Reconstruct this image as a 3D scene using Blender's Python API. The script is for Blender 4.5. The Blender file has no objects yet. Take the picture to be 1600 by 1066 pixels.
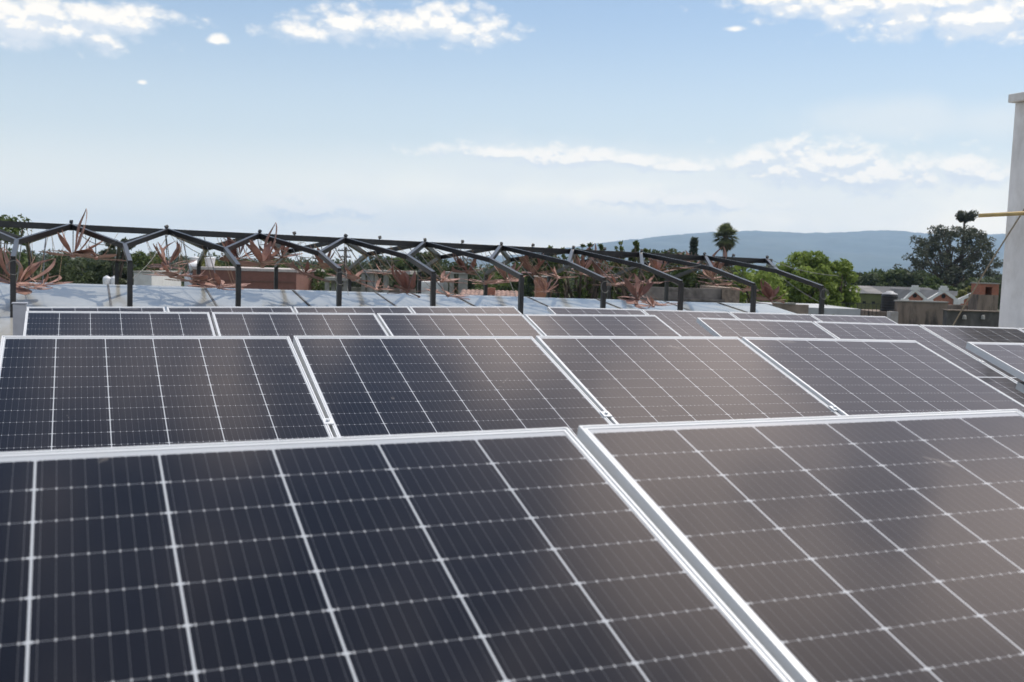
import bpy, bmesh, math, random
from mathutils import Vector, Matrix, noise as mnoise
import numpy as np
R = math.radians
random.seed(7)
SC = bpy.context.scene
COL = SC.collection

# ------------------------------------------------------------------ camera
CZ = 7.0                                   # eye height over the street
F = 1665.0                                 # focal length in photo pixels (1600 wide)
W = Matrix(((0.9262949560, 0.0010522022, 0.3767977539),
            (-0.3756429836, -0.0757009146, 0.9236675378),
            (0.0294958196, -0.9971300138, -0.0697261230)))   # camera axes (right, down, forward) -> world
cam = bpy.data.cameras.new('camera')
cam_o = bpy.data.objects.new('camera', cam); COL.objects.link(cam_o)
rt = W @ Vector((1, 0, 0)); dn = W @ Vector((0, 1, 0)); fw = W @ Vector((0, 0, 1))
m = Matrix((rt, -dn, -fw)).transposed().to_4x4(); m.translation = (0, 0, CZ)
cam_o.matrix_world = m
cam.sensor_width = 36.0; cam.lens = 36.0 * F / 1600
cam.clip_start = 0.05; cam.clip_end = 60000
cam.dof.use_dof = True; cam.dof.focus_distance = 5.2; cam.dof.aperture_fstop = 6.8
SC.camera = cam_o

def ray(x, y): return W @ Vector(((x - 800) / F, (y - 533) / F, 1.0))
def pt(x, y, D): return Vector((0, 0, CZ)) + ray(x, y) * D          # photo pixel at depth D
def azel(x, y):
    d = ray(x, y).normalized(); return math.degrees(math.atan2(d.x, d.y)), math.degrees(math.asin(d.z))
FWD = Vector((fw.x, fw.y, 0)).normalized(); RGT = Vector((FWD.y, -FWD.x, 0))
def zpx(x, y, D): return pt(x, y, D).z

# ------------------------------------------------------------------ node helper
class NT:
    def __init__(s, tree): s.t = tree; s.n = tree.nodes; s.l = tree.links
    def node(s, typ, **kw):
        n = s.n.new(typ)
        for k, v in kw.items():
            if hasattr(n, k): setattr(n, k, v)
        return n
    def put(s, sock, v):
        if v is None: return
        if isinstance(v, bpy.types.NodeSocket): s.l.new(v, sock)
        else: sock.default_value = v
    def m(s, op, a, b=None, c=None, clamp=False):
        n = s.node('ShaderNodeMath', operation=op); n.use_clamp = clamp
        for i, v in enumerate((a, b, c)): s.put(n.inputs[i], v) if v is not None else None
        return n.outputs[0]
    def ss(s, v, a, b):                     # smoothstep
        n = s.node('ShaderNodeMapRange', interpolation_type='SMOOTHSTEP')
        s.put(n.inputs['Value'], v); s.put(n.inputs['From Min'], a); s.put(n.inputs['From Max'], b)
        return n.outputs['Result']
    def mix(s, f, a, b):
        n = s.node('ShaderNodeMix', data_type='RGBA')
        s.put(n.inputs[0], f); s.put(n.inputs[6], a); s.put(n.inputs[7], b); return n.outputs[2]
    def noise(s, vec, scale, detail=4.0, rough=0.55, dist=0.0):
        n = s.node('ShaderNodeTexNoise'); s.put(n.inputs['Vector'], vec)
        n.inputs['Scale'].default_value = scale; n.inputs['Detail'].default_value = detail
        n.inputs['Roughness'].default_value = rough; n.inputs['Distortion'].default_value = dist
        return n.outputs['Fac']
    def comb(s, x, y, z):
        n = s.node('ShaderNodeCombineXYZ')
        for i, v in enumerate((x, y, z)): s.put(n.inputs[i], v)
        return n.outputs[0]
    def sep(s, v):
        n = s.node('ShaderNodeSeparateXYZ'); s.put(n.inputs[0], v); return n.outputs
    def coord(s, which='Object'): return s.node('ShaderNodeTexCoord').outputs[which]
def C3(r, g, b): return (r, g, b, 1.0)

# ------------------------------------------------------------------ sky
SUN_EL, SUN_AZ = 66.0, 72.0                # azimuth from the panels' back direction towards the right
SKY_STRENGTH = 0.11
world = bpy.data.worlds.new('World'); SC.world = world; world.use_nodes = True
wt = NT(world.node_tree); wt.n.clear()
sky = wt.node('ShaderNodeTexSky', sky_type='NISHITA'); sky.sun_disc = False
sky.sun_elevation = R(SUN_EL); sky.sun_rotation = R(SUN_AZ); sky.altitude = 500
sky.air_density = 1.15; sky.dust_density = 0.6; sky.ozone_density = 1.6
dvec = wt.coord('Generated')
dx, dy, dz = wt.sep(dvec)
AZ = wt.m('MULTIPLY', wt.m('ARCTAN2', dx, dy), 57.29578)
EL = wt.m('MULTIPLY', wt.m('ARCSINE', dz), 57.29578)
pv = wt.comb(AZ, wt.m('MULTIPLY', EL, 1.7), 0.0)
n2 = wt.noise(pv, 0.17, 5.0, 0.5, 0.2)
def cloud(el, x, y, rx, ry):
    a, e = azel(x, y)
    u = wt.m('DIVIDE', wt.m('SUBTRACT', AZ, a), rx * 0.0344)
    v = wt.m('DIVIDE', wt.m('SUBTRACT', el, e), ry * 0.0344)
    v = wt.m('MULTIPLY', v, wt.m('ADD', 1.0, wt.m('MULTIPLY', wt.m('LESS_THAN', v, 0.0), 0.35)))     # flatter undersides
    return wt.m('SUBTRACT', 1.0, wt.m('SQRT', wt.m('ADD', wt.m('MULTIPLY', u, u), wt.m('MULTIPLY', v, v))))
def union(lst, el):
    acc = None
    for c in lst:
        s_ = cloud(el, *c)
        acc = s_ if acc is None else wt.m('MAXIMUM', acc, s_)
    return acc
def puffs(el):
    q = wt.comb(AZ, wt.m('MULTIPLY', el, 1.6), 0.0)
    n = wt.m('MULTIPLY', wt.m('SUBTRACT', wt.noise(q, 0.36, 4.0, 0.55, 0.25), 0.50), 1.5)
    wq = wt.node('ShaderNodeVectorMath', operation='ADD'); wt.put(wq.inputs[0], q)
    wn_ = wt.noise(q, 1.3, 2.0, 0.5); wt.put(wq.inputs[1], wt.comb(wt.m('MULTIPLY', wn_, 0.9), wt.m('MULTIPLY', wn_, -0.7), 0.0))
    p = None
    for sc_, am in ((0.62, 0.75), (1.5, 0.42), (3.6, 0.13)):
        v = wt.node('ShaderNodeTexVoronoi', feature='F1', voronoi_dimensions='2D'); wt.put(v.inputs['Vector'], wq.outputs[0]); v.inputs['Scale'].default_value = sc_
        t_ = wt.m('MULTIPLY', wt.m('SUBTRACT', 0.44, v.outputs['Distance']), am); p = t_ if p is None else wt.m('ADD', p, t_)
    w_ = wt.m('MULTIPLY', wt.m('SUBTRACT', wt.noise(q, 3.2, 3.0, 0.6, 0.3), 0.5), 0.22)
    return wt.m('ADD', wt.m('ADD', union(CUMULI, el), n), wt.m('ADD', p, w_))
CUMULI = [(20, 34, 190, 44), (175, 32, 105, 26), (470, 54, 62, 18), (545, 42, 70, 30), (690, 42, 108, 32), (1215, -2, 60, 20),
          (1400, 6, 230, 28), (1520, 30, 190, 40), (338, 62, 15, 9), (222, 129, 9, 5), (1150, 45, 14, 5),
          (500, 330, 95, 24), (1275, 262, 130, 44), (1390, 278, 120, 30), (1525, 268, 75, 32), (790, 240, 150, 15),
          (930, 250, 170, 15), (1060, 262, 60, 12), (1050, 314, 160, 20), (1185, 250, 40, 24)]
VEILS = [(1050, 308, 230, 40), (1420, 195, 190, 48), (1300, 310, 480, 90), (900, 270, 360, 70), (820, 340, 800, 60), (1560, 190, 120, 50)]
cu_e = puffs(EL)
cu_up = puffs(wt.m('ADD', EL, 0.42))
cu_m = wt.m('MULTIPLY', wt.ss(cu_e, -0.28, 0.72), 0.96)
ve = union(VEILS, EL)
ve_m = wt.m('MULTIPLY', wt.ss(wt.m('ADD', ve, wt.m('MULTIPLY', wt.m('SUBTRACT', n2, 0.5), 1.6)), -0.05, 0.9), 0.62)
# higher clouds, out of the picture but mirrored in the glass
pv2 = wt.comb(AZ, wt.m('MULTIPLY', EL, 1.25), 3.7)
nh = wt.noise(pv2, 0.16, 6.0, 0.55, 0.5)
def blob(a, e, ra, re, cap=9.0):
    u = wt.m('DIVIDE', wt.m('SUBTRACT', AZ, a), ra); v = wt.m('DIVIDE', wt.m('SUBTRACT', EL, e), re)
    return wt.m('MINIMUM', wt.m('SUBTRACT', 1.0, wt.m('SQRT', wt.m('ADD', wt.m('MULTIPLY', u, u), wt.m('MULTIPLY', v, v)))), cap)
hb = None
for q in ((9, 43.0, 13, 3.6, 0.10), (15, 39.6, 6, 2.6, 0.25), (40.5, 41.5, 9, 6), (49, 44, 14, 7.5), (63, 36, 10, 10), (44, 36, 9, 5), (27, 37, 7, 5), (70, 55, 25, 14), (-50, 40, 20, 12), (140, 45, 40, 20)):
    g_ = blob(*q); hb = g_ if hb is None else wt.m('MAXIMUM', hb, g_)
for q in ((21.5, 42.5, 5, 5), (54.5, 36.5, 3.2, 3.0), (33, 35.5, 4, 1.8), (47, 33.7, 4, 1.6)):
    hb = wt.m('SUBTRACT', hb, wt.m('MULTIPLY', wt.m('MAXIMUM', blob(*q), 0.0), 1.3))
gen = wt.m('SUBTRACT', wt.m('MULTIPLY', wt.ss(EL, 33.0, 27.0), 0.35), 0.25)
hb = wt.m('MAXIMUM', hb, gen)
hi_m = wt.ss(wt.m('ADD', hb, wt.m('MULTIPLY', wt.m('SUBTRACT', nh, 0.5), 1.9)), -0.25, 0.70)
hi_m = wt.m('MAXIMUM', hi_m, wt.m('MULTIPLY', wt.m('MULTIPLY', wt.ss(AZ, 18.0, 36.0), wt.ss(EL, 50.0, 41.0)), 0.34))
hi_m = wt.m('MULTIPLY', hi_m, wt.m('MULTIPLY', wt.ss(EL, 19.0, 27.0), 0.92))
# colours (divided by the strength so that they are in picture units)
k = 1.0 / SKY_STRENGTH
lit = wt.ss(wt.m('SUBTRACT', cu_e, cu_up), -0.16, 0.34)
cu_c = wt.mix(lit, C3(0.585 * k, 0.62 * k, 0.665 * k), C3(0.84 * k, 0.795 * k, 0.73 * k))
hi_c = wt.mix(wt.ss(nh, 0.5, 0.75), C3(1.80 * k, 1.62 * k, 1.52 * k), C3(1.46 * k, 1.34 * k, 1.29 * k))
base = sky.outputs[0]
hsv = wt.node('ShaderNodeHueSaturation'); hsv.inputs['Saturation'].default_value = 0.92; hsv.inputs['Value'].default_value = 0.83
wt.put(hsv.inputs['Color'], base); base = hsv.outputs[0]
low_haze = wt.m('MULTIPLY', wt.ss(EL, 14.5, 1.0), 0.86)
c = wt.mix(low_haze, base, C3(0.60 * k, 0.635 * k, 0.645 * k))
c = wt.mix(wt.m('MULTIPLY', wt.m('MULTIPLY', wt.ss(EL, 7.0, 0.5), 0.95), wt.m('ADD', 0.42, wt.m('MULTIPLY', wt.ss(AZ, 2.0, 30.0), 0.58))), c, C3(1.38 * k, 1.17 * k, 0.88 * k))
c = wt.mix(ve_m, c, C3(0.64 * k, 0.665 * k, 0.67 * k))
c = wt.mix(cu_m, c, cu_c)
c = wt.mix(hi_m, c, hi_c)
bg = wt.node('ShaderNodeBackground'); wt.put(bg.inputs['Color'], c); bg.inputs['Strength'].default_value = SKY_STRENGTH
out = wt.node('ShaderNodeOutputWorld'); wt.l.new(bg.outputs[0], out.inputs[0])

sun = bpy.data.lights.new('sun', 'SUN'); sun.energy = 2.4; sun.angle = R(0.5); sun.color = (1.0, 0.95, 0.87)
sun_o = bpy.data.objects.new('sun', sun); COL.objects.link(sun_o)
sd = Vector((math.cos(R(SUN_EL)) * math.sin(R(SUN_AZ)), math.cos(R(SUN_EL)) * math.cos(R(SUN_AZ)), math.sin(R(SUN_EL))))
sun_o.rotation_euler = (-sd).to_track_quat('-Z', 'Y').to_euler(); sun_o.location = (30, -5, 60)

vs = SC.view_settings; vs.view_transform = 'Standard'; vs.look = 'None'; vs.exposure = 0.5; vs.gamma = 1.0; vs.use_curve_mapping = False
SC.cycles.max_bounces = 6; SC.cycles.volume_bounces = 1; SC.cycles.transparent_max_bounces = 8

# ------------------------------------------------------------------ object helpers
def tag(o, label=None, cat=None, group=None, kind=None):
    if label: o['label'] = label
    if cat: o['category'] = cat
    if group: o['group'] = group
    if kind: o['kind'] = kind
    return o
def thing(name, label, cat, loc=(0, 0, 0), rz=0.0, group=None):
    o = bpy.data.objects.new(name, None); COL.objects.link(o); o.empty_display_size = 0.2
    o.location = loc; o.rotation_euler = (0, 0, rz)
    return tag(o, label, cat, group)
class MB:                                   # collects shapes into ONE mesh
    def __init__(s): s.v = []; s.f = []
    def add(s, vs, fs):
        b = len(s.v); s.v += [tuple(p) for p in vs]; s.f += [tuple(i + b for i in f) for f in fs]; return s
    def box(s, x0, x1, y0, y1, z0, z1):
        return s.add([(x0, y0, z0), (x1, y0, z0), (x1, y1, z0), (x0, y1, z0), (x0, y0, z1), (x1, y0, z1), (x1, y1, z1), (x0, y1, z1)],
                     [(0, 3, 2, 1), (4, 5, 6, 7), (0, 1, 5, 4), (1, 2, 6, 5), (2, 3, 7, 6), (3, 0, 4, 7)])
    def bar(s, a, b, w, h=None, up=(0, 0, 1)):   # square tube from a to b
        a, b = Vector(a), Vector(b); h = h or w; d = (b - a).normalized(); up = Vector(up)
        if abs(d.dot(up)) > 0.98: up = Vector((0, 1, 0))
        x = d.cross(up).normalized() * w / 2; y = x.cross(d).normalized() * h / 2
        P = [a - x - y, a + x - y, a + x + y, a - x + y, b - x - y, b + x - y, b + x + y, b - x + y]
        return s.add(P, [(0, 3, 2, 1), (4, 5, 6, 7), (0, 1, 5, 4), (1, 2, 6, 5), (2, 3, 7, 6), (3, 0, 4, 7)])
    def tube(s, pts, rads, n=8):
        pts = [Vector(p) for p in pts]
        if not hasattr(rads, '__len__'): rads = [rads] * len(pts)
        b = len(s.v)
        for i, p in enumerate(pts):
            d = (pts[min(i + 1, len(pts) - 1)] - pts[max(i - 1, 0)]).normalized()
            u = d.cross(Vector((0.31, 0.2, 1)) if abs(d.z) < 0.95 else Vector((1, 0.1, 0))).normalized(); w = d.cross(u)
            for j in range(n):
                a = 2 * math.pi * j / n; s.v.append(tuple(p + (u * math.cos(a) + w * math.sin(a)) * rads[i]))
        for i in range(len(pts) - 1):
            for j in range(n):
                s.f.append((b + i * n + j, b + i * n + (j + 1) % n, b + (i + 1) * n + (j + 1) % n, b + (i + 1) * n + j))
        s.f.append(tuple(b + j for j in reversed(range(n)))); s.f.append(tuple(b + (len(pts) - 1) * n + j for j in range(n)))
        return s
    def lathe(s, prof, cx=0, cy=0, n=24):
        b = len(s.v)
        for r, z in prof:
            for j in range(n):
                a = 2 * math.pi * j / n; s.v.append((cx + r * math.cos(a), cy + r * math.sin(a), z))
        for i in range(len(prof) - 1):
            for j in range(n):
                s.f.append((b + i * n + j, b + i * n + (j + 1) % n, b + (i + 1) * n + (j + 1) % n, b + (i + 1) * n + j))
        s.f.append(tuple(b + j for j in reversed(range(n)))); s.f.append(tuple(b + (len(prof) - 1) * n + j for j in range(n)))
        return s
    def prism(s, poly, y0, y1):             # polygon in x,z extruded along y
        n = len(poly)
        vs = [(x, y0, z) for x, z in poly] + [(x, y1, z) for x, z in poly]
        return s.add(vs, [tuple(range(n)), tuple(range(2 * n - 1, n - 1, -1))] + [(i, i + n, (i + 1) % n + n, (i + 1) % n) for i in range(n)])
    def build(s, name, mat, parent=None, smooth=False, bevel=0.0):
        me = bpy.data.meshes.new(name); me.from_pydata(s.v, [], s.f); me.update()
        if mat: me.materials.append(mat)
        o = bpy.data.objects.new(name, me); COL.objects.link(o)
        bm = bmesh.new(); bm.from_mesh(me); bmesh.ops.recalc_face_normals(bm, faces=bm.faces)
        bm.to_mesh(me); bm.free()
        if smooth:
            for p in me.polygons: p.use_smooth = True
        if parent: o.parent = parent
        if bevel:
            md = o.modifiers.new('bevel', 'BEVEL'); md.width = bevel; md.segments = 2; md.limit_method = 'ANGLE'
        return o

# ------------------------------------------------------------------ materials
MATS = {}
def mat(name, color, rough=0.6, metal=0.0, var=0.12, scale=6.0, bump=0.0, stain=None, stain_amt=0.0, stain_scale=1.5, spec=0.5, stretch=(1, 1, 1)):
    if name in MATS: return MATS[name]
    M = bpy.data.materials.new(name); M.use_nodes = True; t = NT(M.node_tree); b = t.n['Principled BSDF']
    co = t.coord('Object')
    mp = t.node('ShaderNodeMapping'); mp.inputs['Scale'].default_value = stretch; t.put(mp.inputs['Vector'], co); co = mp.outputs[0]
    n = t.noise(co, scale, 6.0, 0.6)
    dark = tuple(c * (1 - var * 1.6) for c in color); lite = tuple(min(1, c * (1 + var)) for c in color)
    cc = t.mix(t.ss(n, 0.3, 0.7), C3(*dark), C3(*lite))
    if stain:
        sn = t.noise(co, stain_scale, 7.0, 0.65, 0.4)
        cc = t.mix(t.m('MULTIPLY', t.ss(sn, 0.46, 0.68), stain_amt), cc, C3(*stain))
    t.put(b.inputs['Base Color'], cc); b.inputs['Roughness'].default_value = rough; b.inputs['Metallic'].default_value = metal
    b.inputs['Specular IOR Level'].default_value = spec
    if bump:
        bp = t.node('ShaderNodeBump'); bp.inputs['Strength'].default_value = bump; t.put(bp.inputs['Height'], t.noise(co, scale * 5, 5.0, 0.6))
        t.put(b.inputs['Normal'], bp.outputs[0])
    MATS[name] = M; return M
def leaf_mat(name, c, var=0.4, transl=0.38):
    if name in MATS: return MATS[name]
    M = bpy.data.materials.new(name); M.use_nodes = True; t = NT(M.node_tree); b = t.n['Principled BSDF']
    g = t.node('ShaderNodeNewGeometry')
    r = g.outputs['Random Per Island']
    n = t.noise(t.coord('Object'), 0.9, 2.0)
    f = t.m('ADD', t.m('MULTIPLY', r, 0.6), t.m('MULTIPLY', t.ss(n, 0.35, 0.65), 0.4))
    a = tuple(x * (1 - var) for x in c); d = (min(1, c[0] * (1 + var * 1.3)), min(1, c[1] * (1 + var)), c[2] * (1 + var * .4))
    cc = t.mix(f, C3(*a), C3(*d)); t.put(b.inputs['Base Color'], cc)
    b.inputs['Roughness'].default_value = 0.6; b.inputs['Specular IOR Level'].default_value = 0.25
    tr = t.node('ShaderNodeBsdfTranslucent'); t.put(tr.inputs['Color'], cc)
    mx = t.node('ShaderNodeMixShader'); mx.inputs[0].default_value = transl
    t.l.new(b.outputs[0], mx.inputs[1]); t.l.new(tr.outputs[0], mx.inputs[2])
    t.l.new(mx.outputs[0], t.n['Material Output'].inputs[0])
    MATS[name] = M; return M
ALU = mat('anodised aluminium', (0.66, 0.675, 0.685), 0.42, 0.15, 0.03, 4, stretch=(1, 1, 1))
GALV = mat('galvanised steel', (0.55, 0.57, 0.58), 0.45, 0.6, 0.12, 9)
BLACKSTEEL = mat('black painted steel', (0.020, 0.020, 0.021), 0.30, 0.0, 0.25, 5, spec=0.5)
RUST = mat('rust brown steel', (0.16, 0.10, 0.05), 0.7, 0.0, 0.3, 12)
COPPER = mat('copper rust sheet', (0.37, 0.215, 0.168), 0.55, 0.15, 0.25, 5, stain=(0.16, 0.07, 0.05), stain_amt=0.6, stain_scale=3)
COPPERD = mat('dark rust sheet', (0.21, 0.105, 0.085), 0.6, 0.1, 0.25, 5, stain=(0.20, 0.10, 0.07), stain_amt=0.5, stain_scale=3)

def solar_glass():
    M = bpy.data.materials.new('monocrystalline half cells under glass'); M.use_nodes = True; t = NT(M.node_tree); b = t.n['Principled BSDF']
    x, y, z = t.sep(t.coord('Object'))
    P_, Q_ = 0.168, 0.0832
    GAP = 0.016
    v = t.m('MULTIPLY', y, -1.0)
    second = t.m('GREATER_THAN', v, Q_ * 12 + GAP * 0.5)
    v2 = t.m('SUBTRACT', v, t.m('MULTIPLY', second, GAP))
    midgap = t.m('LESS_THAN', t.m('ABSOLUTE', t.m('SUBTRACT', v, Q_ * 12 + GAP / 2)), GAP / 2)
    cu_ = t.m('DIVIDE', t.m('ADD', x, P_ * 3), P_); rv = t.m('DIVIDE', v2, Q_)
    fu = t.m('FRACT', cu_); fv = t.m('FRACT', rv)
    du = t.m('MULTIPLY', t.m('MINIMUM', fu, t.m('SUBTRACT', 1.0, fu)), P_)
    dv = t.m('MULTIPLY', t.m('MINIMUM', fv, t.m('SUBTRACT', 1.0, fv)), Q_)
    def lt(a, w, s=0.0004): return t.ss(a, w + s, w - s)
    col_gap = lt(du, 0.0016)
    row_gap = lt(dv, 0.0006)
    dia = lt(t.m('ADD', du, t.m('MULTIPLY', dv, 2.1)), 0.0082)
    bf = t.m('FRACT', t.m('MULTIPLY', fu, 9.0)); db = t.m('MULTIPLY', t.m('ABSOLUTE', t.m('SUBTRACT', bf, 0.5)), P_ / 9)
    bus = lt(db, 0.00035, 0.0003)
    pad = t.m('MULTIPLY', lt(db, 0.0011), lt(dv, 0.0026))
    outside = t.m('GREATER_THAN', t.m('ABSOLUTE', x), P_ * 3 - 0.0008)
    outside = t.m('MAXIMUM', outside, t.m('MAXIMUM', t.m('LESS_THAN', v, 0.0008), t.m('GREATER_THAN', v2, Q_ * 24 - 0.0008)))
    white = t.m('MAXIMUM', t.m('MAXIMUM', col_gap, dia), t.m('MAXIMUM', outside, midgap))
    # cell colour: each cell a shade of its own
    wn = t.node('ShaderNodeTexWhiteNoise', noise_dimensions='3D')
    oi = t.node('ShaderNodeObjectInfo')
    t.put(wn.inputs['Vector'], t.comb(t.m('FLOOR', cu_), t.m('FLOOR', rv), t.m('MULTIPLY', oi.outputs['Random'], 50.0)))
    cell = t.mix(wn.outputs['Value'], C3(0.0025, 0.0027, 0.0042), C3(0.0045, 0.0047, 0.0068))
    cc = t.mix(t.m('MULTIPLY', bus, 0.24), cell, C3(0.26, 0.27, 0.29))
    cc = t.mix(t.m('MULTIPLY', row_gap, 0.36), cc, C3(0.40, 0.42, 0.45))
    cc = t.mix(t.m('MULTIPLY', pad, 0.75), cc, C3(0.45, 0.46, 0.47))
    cc = t.mix(white, cc, C3(0.40, 0.42, 0.44))
    # film of dust, runs towards the low edge, a few droppings; different on every panel
    off = t.m('MULTIPLY', oi.outputs['Random'], 91.0)
    pc = t.comb(t.m('ADD', x, off), y, 0.0)
    dn_ = t.noise(pc, 4.0, 6.0, 0.65, 0.3)
    run = t.noise(t.comb(t.m('MULTIPLY', t.m('ADD', x, off), 9.0), t.m('MULTIPLY', y, 0.8), 0.0), 2.0, 4.0, 0.6)
    dust = t.m('ADD', t.m('MULTIPLY', t.ss(dn_, 0.40, 0.85), 0.007), 0.0005)
    dust = t.m('ADD', dust, t.m('MULTIPLY', t.ss(run, 0.55, 0.8), 0.004))
    dust = t.m('ADD', dust, t.m('MULTIPLY', t.ss(v, 1.90, 2.04), 0.05))
    spot = t.noise(pc, 6.5, 3.0, 0.5, 1.5)
    dust = t.m('ADD', dust, t.m('MULTIPLY', t.ss(spot, 0.725, 0.75), 0.12))
    cc = t.mix(dust, cc, C3(0.48, 0.44, 0.39))
    dif = t.node('ShaderNodeBsdfDiffuse'); t.put(dif.inputs['Color'], cc)
    glo = t.node('ShaderNodeBsdfGlossy'); glo.inputs['Color'].default_value = C3(0.985, 0.94, 0.945)
    t.put(glo.inputs['Roughness'], t.m('ADD', 0.085, t.m('MULTIPLY', dn_, 0.09)))
    fr = t.node('ShaderNodeFresnel'); fr.inputs['IOR'].default_value = 1.42
    mx = t.node('ShaderNodeMixShader'); t.put(mx.inputs[0], fr.outputs[0])
    t.l.new(dif.outputs[0], mx.inputs[1]); t.l.new(glo.outputs[0], mx.inputs[2])
    t.n.remove(b); t.l.new(mx.outputs[0], t.n['Material Output'].inputs[0])
    return M
GLASS = solar_glass()

# ------------------------------------------------------------------ setting: ground, hills, roof deck
DECK = CZ - 1.5
def ground():
    n = 40; ext = 11500.0; mb = MB()
    me_v = []; 
    xs = [math.copysign((abs(i) / n) ** 2.5 * ext, i) for i in range(-n, n + 1)]
    for yy in xs:
        for xx in xs: mb.v.append((xx, yy, 0.0))
    N = 2 * n + 1
    for j in range(N - 1):
        for i in range(N - 1): mb.f.append((j * N + i, j * N + i + 1, (j + 1) * N + i + 1, (j + 1) * N + i))
    g = mat('town ground', (0.10, 0.11, 0.055), 0.95, 0, 0.35, 0.05, stain=(0.20, 0.17, 0.12), stain_amt=0.8, stain_scale=0.02)
    tag(mb.build('ground', g), 'flat green and earth coloured land the town stands on', 'ground', kind='structure')
ground()
def hills():
    # ridge line read as elevation over the horizon, at 8 km
    D = 8000.0
    prof = [(560, 402), (700, 404), (820, 397), (880, 387), (960, 376), (1050, 367), (1110, 363), (1160, 362), (1250, 363), (1350, 363), (1405, 361), (1440, 364), (1500, 366), (1560, 365), (1640, 368), (1760, 374), (1950, 400), (2200, 416)]
    mb = MB(); nx, ny = 420, 24
    px_ = [560 + (2200 - 560) * i / nx for i in range(nx + 1)]
    for j in range(ny + 1):
        t = j / ny
        for i, x in enumerate(px_):
            y = np.interp(x, [p[0] for p in prof], [p[1] for p in prof])
            top = zpx(x, y, D)
            r = ray(x, 430); d = Vector((r.x, r.y, 0))
            q = d * (D - 2600 * (1 - t))
            wob = mnoise.fractal(Vector((q.x / 700, q.y / 700, 1.3)), 1.0, 2.0, 5)
            rid = mnoise.fractal(Vector((q.x / 260, q.y / 900, 5.3)), 1.0, 2.0, 4)
            h = top * (t ** 0.75) * (1 + (wob * 0.22 + rid * 0.22) * (1 - t) * 2 * t) + wob * 14 * t + rid * 7 * t + (mnoise.fractal(Vector((q.x / 45, q.y / 45, 2.2)), 1.0, 2.0, 3) * 5.0 if t > .8 else 0)
            if j == 0: h = -2
            mb.v.append((q.x, q.y, h))
    N = nx + 1
    for j in range(ny):
        for i in range(nx): mb.f.append((j * N + i, j * N + i + 1, (j + 1) * N + i + 1, (j + 1) * N + i))
    # back slope so that it is a solid range
    b = len(mb.v)
    for i, x in enumerate(px_):
        r = ray(x, 430); q = Vector((r.x, r.y, 0)) * (D + 1500); mb.v.append((q.x, q.y, -2))
    for i in range(nx): mb.f.append((ny * N + i, ny * N + i + 1, b + i + 1, b + i))
    g = mat('wooded hillside', (0.030, 0.044, 0.034), 1.0, 0, 0.4, 0.006, stain=(0.075, 0.08, 0.055), stain_amt=0.6, stain_scale=0.0016)
    tag(mb.build('hills', g, smooth=True), 'long wooded mountain range on the horizon', 'hills', kind='structure')
hills()
def roof_deck():
    mb = MB(); mb.box(-9, 11.1, -5, 12.3, DECK - 0.35, DECK); mb.box(-8.9, 11.0, -4.9, 12.2, 0, DECK - 0.35)
    g = mat('roof screed', (0.36, 0.35, 0.33), 0.85, 0, 0.12, 2.0, 0.15, stain=(0.16, 0.15, 0.14), stain_amt=0.6)
    tag(mb.build('roof_deck', g), 'flat grey roof carrying the panel rows', 'roof', kind='structure')
roof_deck()

# ------------------------------------------------------------------ solar panels
HALF = 0.5170; VTOP = 0.0250; VBOT = 0.0832 * 24 + 0.016 + 0.025
def frame_mesh():
    mb = MB()
    # profile: (inset from the outer edge, z)
    prof = [(0.0, -0.035), (0.0, 0.0012), (0.0042, 0.0014), (0.0046, -0.0018), (0.0064, -0.0018), (0.0068, 0.0002), (0.0112, 0.0002), (0.0112, -0.0030), (0.0020, -0.0050), (0.0020, -0.035)]
    n = len(prof)
    for sx, sy in ((-1, 1), (1, 1), (1, -1), (-1, -1)):
        for i, z in prof:
            X = sx * (HALF - i); Y = (VTOP - i) if sy > 0 else (-VBOT + i); mb.v.append((X, Y, z))
    for c in range(4):
        for k_ in range(n):
            mb.f.append((c * n + k_, c * n + (k_ + 1) % n, ((c + 1) % 4) * n + (k_ + 1) % n, ((c + 1) % 4) * n + k_))
    return mb
def glass_mesh():
    mb = MB(); i = 0.0100
    mb.box(-HALF + i, HALF - i, -VBOT + i, VTOP - i, -0.0046, -0.0012); return mb
def back_mesh():
    mb = MB(); mb.box(-0.06, 0.06, -1.06, -0.96, -0.024, -0.0048); return mb
proto_f = frame_mesh().build('frame', ALU); proto_g = glass_mesh().build('glass', GLASS); proto_b = back_mesh().build('junction_box', BLACKSTEEL)
PROTO = [proto_f, proto_g, proto_b]; FIRST = [True]
def panel(pos, ux, n, label, group):
    ux = Vector(ux).normalized(); n = Vector(n); n = (n - ux * n.dot(ux)).normalized(); yy = n.cross(ux)
    r = bpy.data.objects.new('solar_panel', None); COL.objects.link(r); r.empty_display_size = 0.2
    M = Matrix((ux, yy, n)).transposed().to_4x4(); M.translation = Vector(pos) + Vector((0, 0, CZ)); r.matrix_world = M
    for o in PROTO:
        c = o if FIRST[0] else o.copy()
        if not FIRST[0]: COL.objects.link(c)
        c.parent = r
    FIRST[0] = False
    return tag(r, label, 'solar panel', group)
RACKROWS = []
g1, g2, g3, g4 = ('solar panels in the nearest row', 'solar panels in the second row', 'solar panels in the third row', 'solar panels in the farthest row')
panel((0.279, 1.652, -0.292), (0.9999, 0.0121, 0.009), (-0.0048, -0.3146, 0.9492), 'largest dark solar panel filling the lower left foreground', g1)
panel((1.332, 1.654, -0.282), (1.0, 0.0046, 0.0045), (-0.0028, -0.3151, 0.949), 'foreground solar panel at lower right mirroring brownish clouds', g1)
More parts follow.
